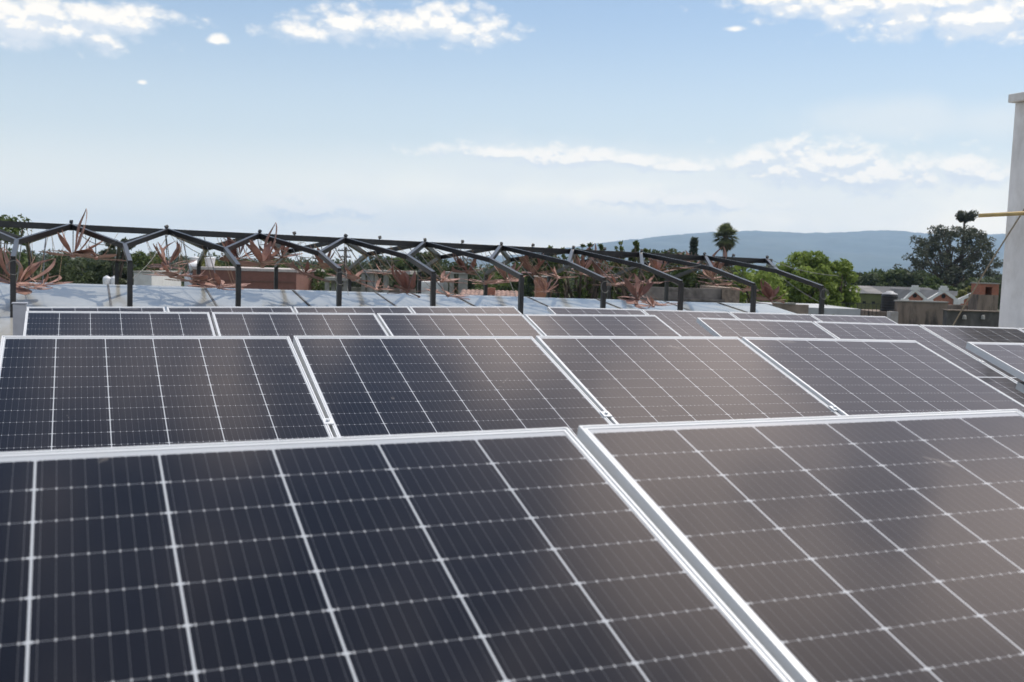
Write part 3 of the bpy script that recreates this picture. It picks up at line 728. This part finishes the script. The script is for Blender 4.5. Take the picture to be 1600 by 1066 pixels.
tree('shrub', 'light green shrub of upright shoots above the beam, the left of two', 'shrub', 905, 366, 88, 46, (0.10, 0.14, 0.045), 13, shape='shoots', crown_frac=.62, nclump=300, nleaf=16, clump_r=.032, leaf=.11)
tree('shrub', 'light green shrub of upright shoots above the beam, the right of two', 'shrub', 982, 365, 78, 47, (0.10, 0.14, 0.045), 14, shape='shoots', crown_frac=.62, nclump=300, nleaf=16, clump_r=.032, leaf=.11)
tree('leafy_tree', 'dark dense tree left of the cypress', 'tree', 1036, 389, 84, 70, GD, 15)
tree('shrub', 'broad dark bush behind the seventh post', 'shrub', 900, 408, 130, 55, GD, 16, crown_frac=.9, nclump=44)
tree('cypress', 'narrow dark cypress left of the palm', 'tree', 1085, 369, 19, 120, (0.055, 0.075, 0.05), 17, shape='column', crown_frac=.92, nclump=60, nleaf=60, clump_r=.25)
tree('leafy_tree', 'green tree behind the right end of the canopy beam', 'tree', 1182, 402, 80, 58, GL, 18, crown_frac=.5)
tree('leafy_tree', 'bright green rounded tree right of the canopy end', 'tree', 1264, 388, 88, 60, GL, 19, crown_frac=.52, nclump=70, nleaf=150, clump_r=.17)
tree('leafy_tree', 'lower bright green tree leaning on the rounded one', 'tree', 1313, 404, 52, 61, GL, 20, crown_frac=.48, nclump=40, nleaf=130, clump_r=.22)
tree('eucalyptus', 'tall open dark eucalyptus left of the white tower', 'tree', 1490, 352, 158, 150, (0.07, 0.084, 0.062), 21, shape='spread', crown_frac=.84, nclump=330, nleaf=44, clump_r=.058, leaf=.22)
tree('eucalyptus', 'small tuft topped tree standing above the dark eucalyptus', 'tree', 1509, 328, 28, 152, (0.07, 0.084, 0.062), 22, shape='round', crown_frac=.085, nclump=22, nleaf=34, clump_r=.26, leaf=.28)
tree('shrub', 'yellow green bush behind the right gable', 'shrub', 1512, 446, 30, 108, GY, 23, crown_frac=.9)
tree('leafy_tree', 'rounded green tree behind the twin gables', 'tree', 1467, 430, 50, 128, GM, 24, crown_frac=.85)
tree('shrub', 'slim green potted shrub behind the farthest panels', 'shrub', 1303, 470, 10, 33, GM, 25, crown_frac=.5, shape='column', nclump=30, nleaf=30, clump_r=.3, leaf=.05)
tree('shrub', 'yellowish bush rising behind the two white roof tanks', 'shrub', 330, 400, 70, 75, GY, 60)
tree('leafy_tree', 'green tree behind the third post', 'tree', 372, 404, 60, 88, GM, 61)
tree('leafy_tree', 'dark tree behind the fourth post', 'tree', 535, 408, 60, 80, GD, 62)
tree('leafy_tree', 'green tree between the grey green tree and the fifth post', 'tree', 618, 401, 54, 92, GM, 63)
tree('leafy_tree', 'dark tree behind the bare columns right of the fifth post', 'tree', 712, 402, 66, 86, GD, 64)
tree('leafy_tree', 'green tree behind the sixth post', 'tree', 800, 406, 66, 84, GM, 65)
tree('leafy_tree', 'dark tree above the orange house', 'tree', 850, 397, 64, 78, GD, 66)
tree('leafy_tree', 'dark tree mass behind the upright shoots', 'tree', 958, 398, 90, 64, GD, 67)
tree('leafy_tree', 'low green tree under the cypress', 'tree', 1092, 403, 70, 66, GM, 68)
tree('leafy_tree', 'dark low tree under the palm', 'tree', 1136, 406, 56, 64, GD, 69)
tree('leafy_tree', 'green tree behind the ninth post', 'tree', 1210, 412, 56, 72, GM, 70)
tree('leafy_tree', 'dark tree beyond the leftmost post', 'tree', 20, 395, 80, 70, GD, 71)
tree('leafy_tree', 'first of three dark trees behind the green shed, counted from the left', 'tree', 1345, 424, 60, 140, GD, 90)
tree('leafy_tree', 'second of three dark trees behind the green shed, counted from the left', 'tree', 1384, 420, 62, 145, GM, 91)
tree('leafy_tree', 'third of three dark trees behind the green shed, counted from the left', 'tree', 1426, 423, 56, 142, GD, 92)
tree('leafy_tree', 'dark tree behind the red brick chimney block', 'tree', 1540, 432, 60, 135, GD, 93)
def palm(label, x, ytop, D, rad, seed):
    rng = random.Random(seed); top = pt(x, ytop, D); H = top.z - rad * .9
    tr = thing('fan_palm', label, 'palm tree', (top.x, top.y, 0), group='trees and shrubs of the town')
    MB().tube([(0, 0, 0), (0.05, 0, H * .5), (0, 0, H)], [.34, .26, .24], 10).build('trunk', mat('palm trunk', (0.13, 0.10, 0.07), .9, 0, .3, 8), tr, smooth=True)
    for nm, cnt, e0, e1, col, rs in (('crown', 120, -45, 85, (0.14, 0.17, 0.085), 1.0), ('dead_skirt', 55, -82, -45, (0.12, 0.11, 0.06), .95)):
        mb = MB()
        for _ in range(cnt):
            az = rng.uniform(0, 6.283); el = R(rng.uniform(e0, e1)); d = Vector((math.cos(az) * math.cos(el), math.sin(az) * math.cos(el), math.sin(el)))
            st_ = rad * rng.uniform(.45, .62) * rs; c = Vector((0, 0, H)) + d * st_ + Vector((0, 0, -.06 * rad))
            mb.tube([(0, 0, H), c], .018, 3)
            side = d.cross(Vector((0, 0, 1))).normalized() if abs(d.z) < .95 else Vector((1, 0, 0)); up_ = side.cross(d)
            n = 11; fl = rad * rng.uniform(.38, .50) * rs
            for i in range(n):
                a_ = R(-100 + 200 * i / (n - 1)); dd = (d * math.cos(a_) + side * math.sin(a_)).normalized(); tip = c + dd * fl * (1 - .2 * abs(a_)/1.7) + Vector((0, 0, -.10 * rad * abs(rng.gauss(.8, .3))))
                w = (d * -math.sin(a_) + side * math.cos(a_)) * .055
                b = len(mb.v); mb.v += [tuple(c - w * .4), tuple(c.lerp(tip, .55) - w + up_ * .02), tuple(tip), tuple(c.lerp(tip, .55) + w + up_ * .02), tuple(c + w * .4)]
                mb.f.append((b, b + 1, b + 2, b + 3, b + 4))
        mb.build(nm, leaf_mat('palm ' + nm, col), tr)
palm('tall fan palm with a shaggy skirt, right of the cypress', 1135, 347, 110, 1.55, 31)
# the far wood: a mass of crowns reading as one dark band
def wood():
    rng = random.Random(77); mb = MB()
    for i in range(620):
        x = rng.uniform(-420, 2050); D = rng.uniform(210, 420)
        h = rng.uniform(4.5, 8.5) if x > 1000 else rng.uniform(5, 8.6)
        if x > 1310 and x < 1570: h = rng.uniform(7.5, 10)
        g = pt(x, 430, D); w = rng.uniform(2.5, 5)
        cl = []
        for k_ in range(8):
            a_ = rng.uniform(0, 6.283); cl.append((Vector((g.x + math.cos(a_) * w * rng.uniform(0, .8), g.y + math.sin(a_) * w * rng.uniform(0, .8), rng.uniform(.25, .86) * h)), w * .42))
        leaf_cloud(mb, cl, 26, 0.55, rng)
    tag(mb.build('far_wood', leaf_mat('far leaves', (0.060, 0.082, 0.044))), 'dark band of far trees along the horizon', 'trees', kind='stuff')
wood()

# ------------------------------------------------------------------ town
def frame_at(name, label, cat, x, D, group=None):
    """a thing whose local x runs to the right and local y away from the viewer, standing on the ground"""
    p = pt(x, 430, D); t_ = thing(name, label, cat, (p.x, p.y, 0), math.atan2(RGT.y, RGT.x), group); return t_
def sx(x, x0, D): return (x - x0) / F * D * 1.0     # width in metres of a stretch of photo at depth D
def brick_mat(name, c1, c2, mortar, scale=4.0):
    if name in MATS: return MATS[name]
    M = bpy.data.materials.new(name); M.use_nodes = True; t = NT(M.node_tree); b = t.n['Principled BSDF']
    x, y, z = t.sep(t.coord('Object'))
    br = t.node('ShaderNodeTexBrick'); t.put(br.inputs['Vector'], t.comb(t.m('ADD', x, y), z, 0.0)); br.inputs['Scale'].default_value = scale
    br.inputs['Color1'].default_value = C3(*c1); br.inputs['Color2'].default_value = C3(*c2); br.inputs['Mortar'].default_value = C3(*mortar); br.inputs['Mortar Size'].default_value = .012
    n = t.noise(t.coord('Object'), 1.2, 6, .6); t.put(b.inputs['Base Color'], t.mix(t.m('MULTIPLY', t.ss(n, .45, .75), .45), br.outputs[0], C3(*(v * .45 for v in c1))))
    b.inputs['Roughness'].default_value = .9; MATS[name] = M; return M
BRICK = brick_mat('red brick', (0.38, 0.135, 0.08), (0.31, 0.11, 0.065), (0.30, 0.26, 0.22))
BRICKB = brick_mat('brown brick', (0.22, 0.10, 0.075), (0.19, 0.085, 0.065), (0.22, 0.14, 0.11))
WHITEW = mat('white wall paint', (0.66, 0.66, 0.64), .85, 0, .06, 1.5, .1, stain=(.42, .41, .38), stain_amt=.5)
CONC = mat('raw concrete', (0.34, 0.33, 0.30), .9, 0, .15, 1.6, .2, stain=(.18, .17, .15), stain_amt=.6)
STAINC = mat('black stained concrete', (0.235, 0.185, 0.145), .92, 0, .2, 1.2, .25, stain=(.045, .042, .038), stain_amt=.95, stain_scale=1.8, stretch=(1, 1, .3))
DARKC = mat('sooty concrete', (0.10, 0.095, 0.088), .92, 0, .3, 1.4, .25, stain=(.22, .21, .19), stain_amt=.5, stain_scale=1.6, stretch=(1, 1, .5))
PLAST = mat('white plastic', (0.72, 0.73, 0.74), .4, 0, .04, 3)
BLKPL = mat('black plastic', (0.009, 0.009, 0.010), .45, 0, .2, 3)

# brown brick building with two white roof tanks
D = 62; t = frame_at('brick_building', 'long brown brick building behind the third post', 'building', 285, D)
L = sx(463, 285, D); ht = zpx(370, 423, D)
MB().box(0.6, L, 0, 9, 0, ht).build('wall', BRICKB, t)
MB().box(0.55, L + .05, -.05, 9.05, ht + .002, ht + .16).build('parapet_cap', mat('pale cap', (0.5, 0.45, 0.42), .8), t)
MB().box(0.6, L - .1, -.04, -.002, ht - .62, ht - .55).build('string_course', mat('brown ledge', (0.16, 0.085, 0.065), .8), t)
MB().tube([(0.3, .3, 0), (0.3, .3, ht - .3), (0.45, .3, ht + .15), (0.8, .3, ht + .3)], [.28, .28, .27, .25], 12).build('white_flue', PLAST, t, smooth=True)
for xx, lab in ((304, 'white roof tank with a wide rim, the left one on the brick building'), (328, 'white roof tank with a wide rim, the right one on the brick building')):
    q = pt(xx, 418, D); w = frame_at('roof_tank', lab, 'water tank', xx, D + 1.2, 'white tanks on the brick building'); w.location.z = ht + .17
    MB().lathe([(.22, 0), (.24, .02), (.30, .46), (.31, .48)], n=20).build('body', PLAST, w, smooth=True)
    MB().lathe([(.33, .482), (.34, .52), (.2, .56), (.02, .57)], n=20).build('lid', PLAST, w, smooth=True)
# white house and twin tank on the left
D = 45; t = frame_at('white_house', 'small white walled house between the twin tank and the brick building', 'house', 209, D)
h = zpx(222, 426, D); MB().box(0, sx(237, 209, D), 0, 4, 0, h).build('wall', WHITEW, t); MB().box(-.05, sx(237, 209, D) + .05, -.05, 4.05, h + .002, h + .06).build('roof_slab', CONC, t)
D = 34
t = frame_at('annex', 'grey flat roofed annex under the white twin tank', 'building', 150, D); hA = zpx(172, 449, D); MB().box(0, 1.4, -.6, 3, 0, hA).build('wall', CONC, t)
for xx, lab in ((167, 'left of the two rounded white tanks before the dark trees'), (179, 'right of the two rounded white tanks before the dark trees')):
    w = frame_at('water_tank', lab, 'water tank', xx, D, 'pair of rounded white tanks'); w.location.z = hA + .002
    MB().lathe([(.10, 0), (.12, .02), (.125, .26), (.115, .31), (.07, .335), (.02, .34)], n=18).build('body', PLAST, w, smooth=True)
    MB().lathe([(.045, .338), (.045, .365), (.01, .37)], n=12).build('cap', PLAST, w)
# unfinished concrete frame
D = 52; t = frame_at('concrete_frame', 'unfinished concrete frame of slabs and columns beyond the canopy', 'building', 508, D)
for a_, b_, yt, d0 in ((508, 560, 434, 0.0), (563, 640, 423, .6)):
    z = zpx((a_ + b_) / 2, yt, D); MB().box(sx(a_, 508, D), sx(b_, 508, D), d0 - .2, d0 + 3.2, z - .16, z).build('slab', CONC, t)
for xx, yt, d0, w in ((511, 434, 0, .1), (519, 434, .3, .09), (540, 434, 0, .1), (565, 423, .6, .1), (576, 423, .7, .16), (585, 423, .7, .09), (600, 423, .8, .13), (626, 423, .7, .1)):
    z = zpx(xx, yt, D); X = sx(xx, 508, D); MB().box(X - w, X + w, d0, d0 + w * 2, 0, z - .162).build('column', CONC, t)
MB().box(sx(508, 508, D), sx(640, 508, D), 3.2, 3.4, 0, zpx(570, 452, D)).build('back_wall', CONC, t)
D = 48; t = frame_at('concrete_frame', 'pale grey wall with bare concrete columns right of the fifth post', 'building', 655, D)
MB().box(0, sx(692, 655, D), .3, 2.5, 0, zpx(670, 441, D)).build('wall', WHITEW, t)
for xx in (697, 706, 720, 727): X = sx(xx, 655, D); MB().box(X - .1, X + .1, 0, .2, 0, zpx(xx, 428, D)).build('column', CONC, t)
MB().box(sx(693, 655, D), sx(732, 655, D), -.1, 2, zpx(710, 427.9, D), zpx(710, 425, D)).build('beam', CONC, t)
def corrugated(name, X0, X1, Ya, za, Yb, zb, m_, par, step=.3):
    mb = MB(); n = int((X1 - X0) / step) * 2
    for i in range(n + 1):
        X = X0 + (X1 - X0) * i / n; o_ = .035 * (i % 2)
        mb.v += [(X, Ya, za + o_), (X, Yb, zb + o_)]
    for i in range(n): mb.f.append((2 * i, 2 * i + 2, 2 * i + 3, 2 * i + 1))
    b_ = mb.build(name, m_, par); md = b_.modifiers.new('thick', 'SOLIDIFY'); md.thickness = .02; return b_
# tiled roof edge
D = 38; t = frame_at('tiled_house', 'low house with a worn terracotta tile edge beside the sixth post', 'house', 722, D)
Lw = sx(806, 722, D); h = zpx(760, 466, D); MB().box(0, Lw, .3, 5, 0, h).build('wall', CONC, t)
corrugated('tile_roof', -.1, Lw + .1, .12, h + .03, 2.3, h + .22, mat('terracotta tiles', (0.26, 0.165, 0.13), .85, 0, .35, 3), t, .16)
MB().box(Lw * .42, Lw * .62, .25, .7, h + .12, h + .36).build('brick_stack', BRICK, t)
# orange walled house in the shrubs
D = 50; t = frame_at('orange_house', 'small orange rendered house among bushes right of the sixth post', 'house', 838, D)
MB().box(0, sx(862, 838, D), 0, 3, 0, zpx(850, 434, D)).build('wall', mat('orange render', (0.42, 0.20, 0.12), .9, 0, .12, 1.5), t)
MB().box(-.08, sx(862, 838, D) + .08, -.08, 3.08, zpx(850, 434, D) + .002, zpx(850, 432, D)).build('roof_slab', CONC, t)
# old house with a cornice
D = 42; t = frame_at('cornice_house', 'old grey house with a moulded cornice behind the eighth post', 'house', 1008, D)
Lw = sx(1128, 1008, D); h = zpx(1070, 450, D)
OLD = mat('old grey render', (0.235, 0.205, 0.18), .92, 0, .2, 1.6, .3, stain=(.07, .062, .055), stain_amt=.9, stain_scale=.9)
MB().box(0, Lw, 0, 7, 0, h - .62).build('wall', OLD, t)
mb = MB(); mb.box(-.05, Lw + .05, -.1, 7, h - .618, h - .50); mb.box(-.1, Lw + .1, -.22, 7, h - .498, h - .42)
for i in range(34): X = Lw * i / 34; mb.box(X, X + .05, -.19, -.102, h - .60, h - .502)
mb.build('cornice', OLD, t); MB().box(0, Lw, -.02, .3, h - .418, h).build('parapet', OLD, t)
MB().box(Lw + .02, Lw + sx(1156, 1128, D), -.1, 5, 0, zpx(1140, 450, D)).build('side_wall', mat('brown rubble', (0.27, 0.21, 0.16), .95, 0, .3, 4, .3), t)
# low parapets between canopy and shed
D = 36; t = frame_at('parapet_wall', 'low brown concrete parapet behind the rightmost black post', 'wall', 1212, D)
MB().box(0, sx(1266, 1212, D), 0, .25, 0, zpx(1240, 476, D)).build('wall', mat('brown concrete', (0.25, 0.20, 0.16), .9, 0, .25, 2, .2), t)
MB().box(-.03, sx(1245, 1212, D), -.04, .29, zpx(1240, 476, D) + .002, zpx(1240, 473.5, D)).build('coping', CONC, t)
MB().box(sx(1266, 1212, D) + .02, sx(1385, 1212, D), 2.5, 8, 0, zpx(1320, 486, D)).build('flat_roof', mat('pale roof', (0.42, 0.43, 0.43), .8, 0, .15, 1), t)
# green shed with corrugated roof
D = 110; t = frame_at('green_shed', 'long olive green shed with a grey corrugated roof', 'shed', 1315, D)
Lw = sx(1418, 1315, D); LR = sx(1480, 1315, D); he = zpx(1370, 459.5, D); hr = zpx(1370, 450.5, D) + .15
OLIVE = mat('olive painted wall', (0.135, 0.145, 0.055), .85, 0, .12, .8, stain=(.08, .085, .045), stain_amt=.5)
MB().box(0, Lw, 0, 7, 0, he).build('wall', OLIVE, t)
for i in range(7): X = Lw * (.06 + .14 * i); MB().box(X, X + .32, -.03, .0, he - 1.0, he - .78).build('vent', mat('dark void', (.012, .012, .012), .9), t)
SHROOF = mat('grey fibre roof', (0.085, 0.087, 0.09), .8, 0, .2, .5, stain=(.06, .06, .06), stain_amt=.5, stain_scale=.3)
SHLITE = mat('weathered pale roof sheet', (0.20, 0.19, 0.18), .8, 0, .2, .6)
parts = [(0, .12, 0), (.12, .2, 1), (.2, .27, 0), (.27, .42, 1), (.42, 1.0, 0)]
for a_, b_, li in parts: corrugated('roof_sheet', LR * a_ + .01, LR * b_ - .01, -.2, he + .02 + .005 * li, 4.5, hr, SHLITE if li else SHROOF, t)
MB().box(-.25, -.02, -.1, 6, 0, he + .35).build('end_wall', WHITEW, t)
# brick gables with white coping
def gable(label, xl, xp, xr, ye, yp, D, hole=True):
    t = frame_at('gabled_hall', label, 'building', xp, D, 'brick gables with white coping')
    a, b = sx(xl, xp, D), sx(xr, xp, D); ze = zpx(xp, ye, D); zp = zpx(xp, yp, D)
    MB().prism([(a + .1, 0), (b - .1, 0), (b - .1, ze), (0, zp - .25), (a + .1, ze)], 0, 8).build('wall', BRICK, t); gw = t.children[0]
    mb = MB(); th = .30
    for s, e in ((a, -1), (b, 1)):
        mb.prism([(s * 1.12, ze - .18 + 0), (0, zp - .24), (0, zp + .10), (s * 1.12, ze + th - .18)] if e < 0 else [(0, zp - .24), (s * 1.12, ze - .18), (s * 1.12, ze + th - .18), (0, zp + .10)], -.14, .2)
    mb.box(-.42, .42, -.18, .24, zp - .08, zp + .22); mb.box(-.28, .28, -.16, .22, zp + .222, zp + .42)
    for s in (a, b): mb.box(s - .34, s + .34, -.17, .23, ze - .34, ze + .10)
    mb.build('coping', WHITEW, t)
    if hole:
        v = MB(); v.tube([(0, -.04, ze + (zp - ze) * .42), (0, .0, ze + (zp - ze) * .42)], .21, 18); v.build('round_vent', mat('dark void', (.012, .012, .012)), gw)
    mb = MB()
    for s in (a, b): mb.add([(0, .22, zp - .05), (s * 1.05, .22, ze - .1), (s * 1.05, 16, ze - .1), (0, 16, zp - .05), (0, .22, zp - .12), (s * 1.05, .22, ze - .17), (s * 1.05, 16, ze - .17), (0, 16, zp - .12)], [(0, 1, 2, 3), (7, 6, 5, 4), (0, 4, 5, 1), (1, 5, 6, 2), (2, 6, 7, 3), (3, 7, 4, 0)])
    mb.build('roof', SHROOF, t)
gable('left brick gable with white coping and a round vent', 1416, 1431, 1449, 469, 452.5, 106)
gable('middle brick gable with white coping, wider than the left one', 1454, 1476, 1497, 470, 453.5, 106)
gable('rightmost gable, only its white coping showing by the chimney', 1502, 1527, 1552, 470, 456, 107, False)
# neighbouring roof walls
D = 40
t = frame_at('concrete_wall', 'rain streaked brown concrete wall below the brick gables', 'wall', 1405, D)
h = zpx(1445, 472.5, D); MB().box(0, sx(1484, 1405, D), 0, .3, 0, h).build('wall', STAINC, t); MB().box(-.03, sx(1484, 1405, D), -.05, .35, h + .002, h + .05).build('coping', CONC, t)
MB().box(sx(1392, 1405, D), -.04, -.25, .2, 0, zpx(1400, 487, D)).build('pier', mat('patched pale plaster', (0.42, 0.39, 0.36), .9, 0, .2, 2, .2), t)
t = frame_at('roof_parapet', 'soot black parapet with two pale patches left of the white tower', 'wall', 1483, 34); D = 34
h = zpx(1520, 487, D); MB().box(0, sx(1600, 1483, D), 0, .3, 0, h).build('wall', DARKC, t); MB().box(-.04, sx(1600, 1483, D), -.06, .36, h + .002, h + .035).build('coping', STAINC, t)
for xx in (1509, 1538): X = sx(xx, 1483, D); MB().lathe([(.07, 0), (.06, .1), (.03, .14)], n=10).build('pale_bracket', CONC, t).location = (X, -.08, zpx(xx, 499, D))
D = 44; t = frame_at('stained_wall', 'low orange stained wall between the gables and the brick chimney', 'wall', 1486, D)
MB().box(0, sx(1524, 1486, D), 0, .3, 0, zpx(1505, 477, D)).build('wall', mat('orange stained wall', (0.32, 0.25, 0.20), .9, 0, .25, 2, .2, stain=(.10, .08, .07), stain_amt=.8, stretch=(1, 1, .4)), t)
D = 43; t = frame_at('chimney_block', 'red brick chimney block with a dark opening left of the white tower', 'chimney', 1530, D)
MB().box(0, sx(1562, 1530, D), 0, .9, 0, zpx(1545, 461, D)).build('base', STAINC, t)
h0, h1 = zpx(1545, 461, D), zpx(1545, 444, D); mb = MB(); wd = sx(1562, 1530, D)
mb.box(.05, .28, 0, .8, h0, h1); mb.box(.56, wd, 0, .8, h0, h1); mb.box(.282, .558, .5, .8, h0, h1); mb.box(.282, .558, 0, .498, h1 - .12, h1)
mb.build('brick_shaft', BRICK, t); MB().box(.02, wd + .03, -.04, .84, h1 + .002, h1 + .05).build('cap_slab', CONC, t)
# black tank
D = 45; t = frame_at('tank_house', 'dark roof block carrying the black tank', 'building', 1372, D); h = zpx(1392, 488, D)
MB().box(0, sx(1412, 1372, D), .2, 3, 0, h).build('wall', STAINC, t)
t = frame_at('water_tank', 'black ribbed water tank with a pale conical lid', 'water tank', 1392, D + .9); t.location.z = h + .002
rr = sx(1405, 1392, D); hh = zpx(1392, 461, D) - h
prof = [(rr * .97, 0)]
for i in range(6): z = hh * (.03 + .155 * i); prof += [(rr * .97, z), (rr, z + hh * .03), (rr, z + hh * .10), (rr * .97, z + hh * .13)]
MB().lathe(prof + [(rr * .93, hh)], n=32).build('body', BLKPL, t, smooth=True)
MB().lathe([(rr * .95, hh + .002), (rr * .93, hh + .03), (rr * .45, hh + .10), (rr * .40, hh + .14), (.01, hh + .15)], n=28).build('lid', mat('pale grey lid', (.5, .5, .5), .6), t, smooth=True)
D = 62; t = frame_at('utility_pole', 'dark utility pole with two crossarms seen through the canopy', 'utility pole', 539, D); h = zpx(539, 386, D)
MB().tube([(0, 0, 0), (0, 0, h)], [.12, .09], 10).build('pole', mat('tarred timber', (0.06, 0.052, 0.045), .9), t)
for dz, hw in ((.25, .42), (.62, .36)):
    ca = MB().box(-hw, hw, -.16, -.10, h - dz, h - dz + .07).build('crossarm', mat('tarred timber', (0.06, 0.052, 0.045)), t)
    for X in (-hw + .06, hw * .4, -hw * .4, hw - .06): MB().lathe([(.02, h - dz + .071), (.035, h - dz + .1), (.02, h - dz + .15)], X, -.13, 8).build('insulator', mat('insulator', (.3, .3, .3), .3), ca)
# thin railing on the roof left of the tank
D = 42; t = frame_at('railing', 'thin dark railing on the flat roof left of the black tank', 'railing', 1318, D)
z0, z1 = zpx(1345, 490, D), zpx(1345, 474, D); Lw = sx(1378, 1318, D)
MB().box(0, Lw, .0, .02, z1 - .02, z1).build('top_rail', BLACKSTEEL, t)
for i in range(11): X = Lw * i / 10; MB().box(X, X + .016, .002, .018, z0 - 1.0, z1 - .022).build('baluster', BLACKSTEEL, t)
MB().box(-.1, Lw + .1, -.1, 3, 0, z0 - .8).build('plinth', CONC, t)

# ------------------------------------------------------------------ air
hz = MB(); hz.box(-11600, 11600, -11600, 11600, -3.0, 385.0)
ho = hz.build('haze', None); tag(ho, 'thin bluish air over the town and the hills', 'haze', kind='stuff')
HM = bpy.data.materials.new('air'); HM.use_nodes = True; ht_ = NT(HM.node_tree); ht_.n.clear()
pvn = ht_.node('ShaderNodeVolumePrincipled'); pvn.inputs['Color'].default_value = C3(0.545, 0.75, 1.0); pvn.inputs['Density'].default_value = 1.12e-4; pvn.inputs['Anisotropy'].default_value = 0.1
oo = ht_.node('ShaderNodeOutputMaterial'); ht_.l.new(pvn.outputs[0], oo.inputs['Volume'])
ho.data.materials.append(HM)
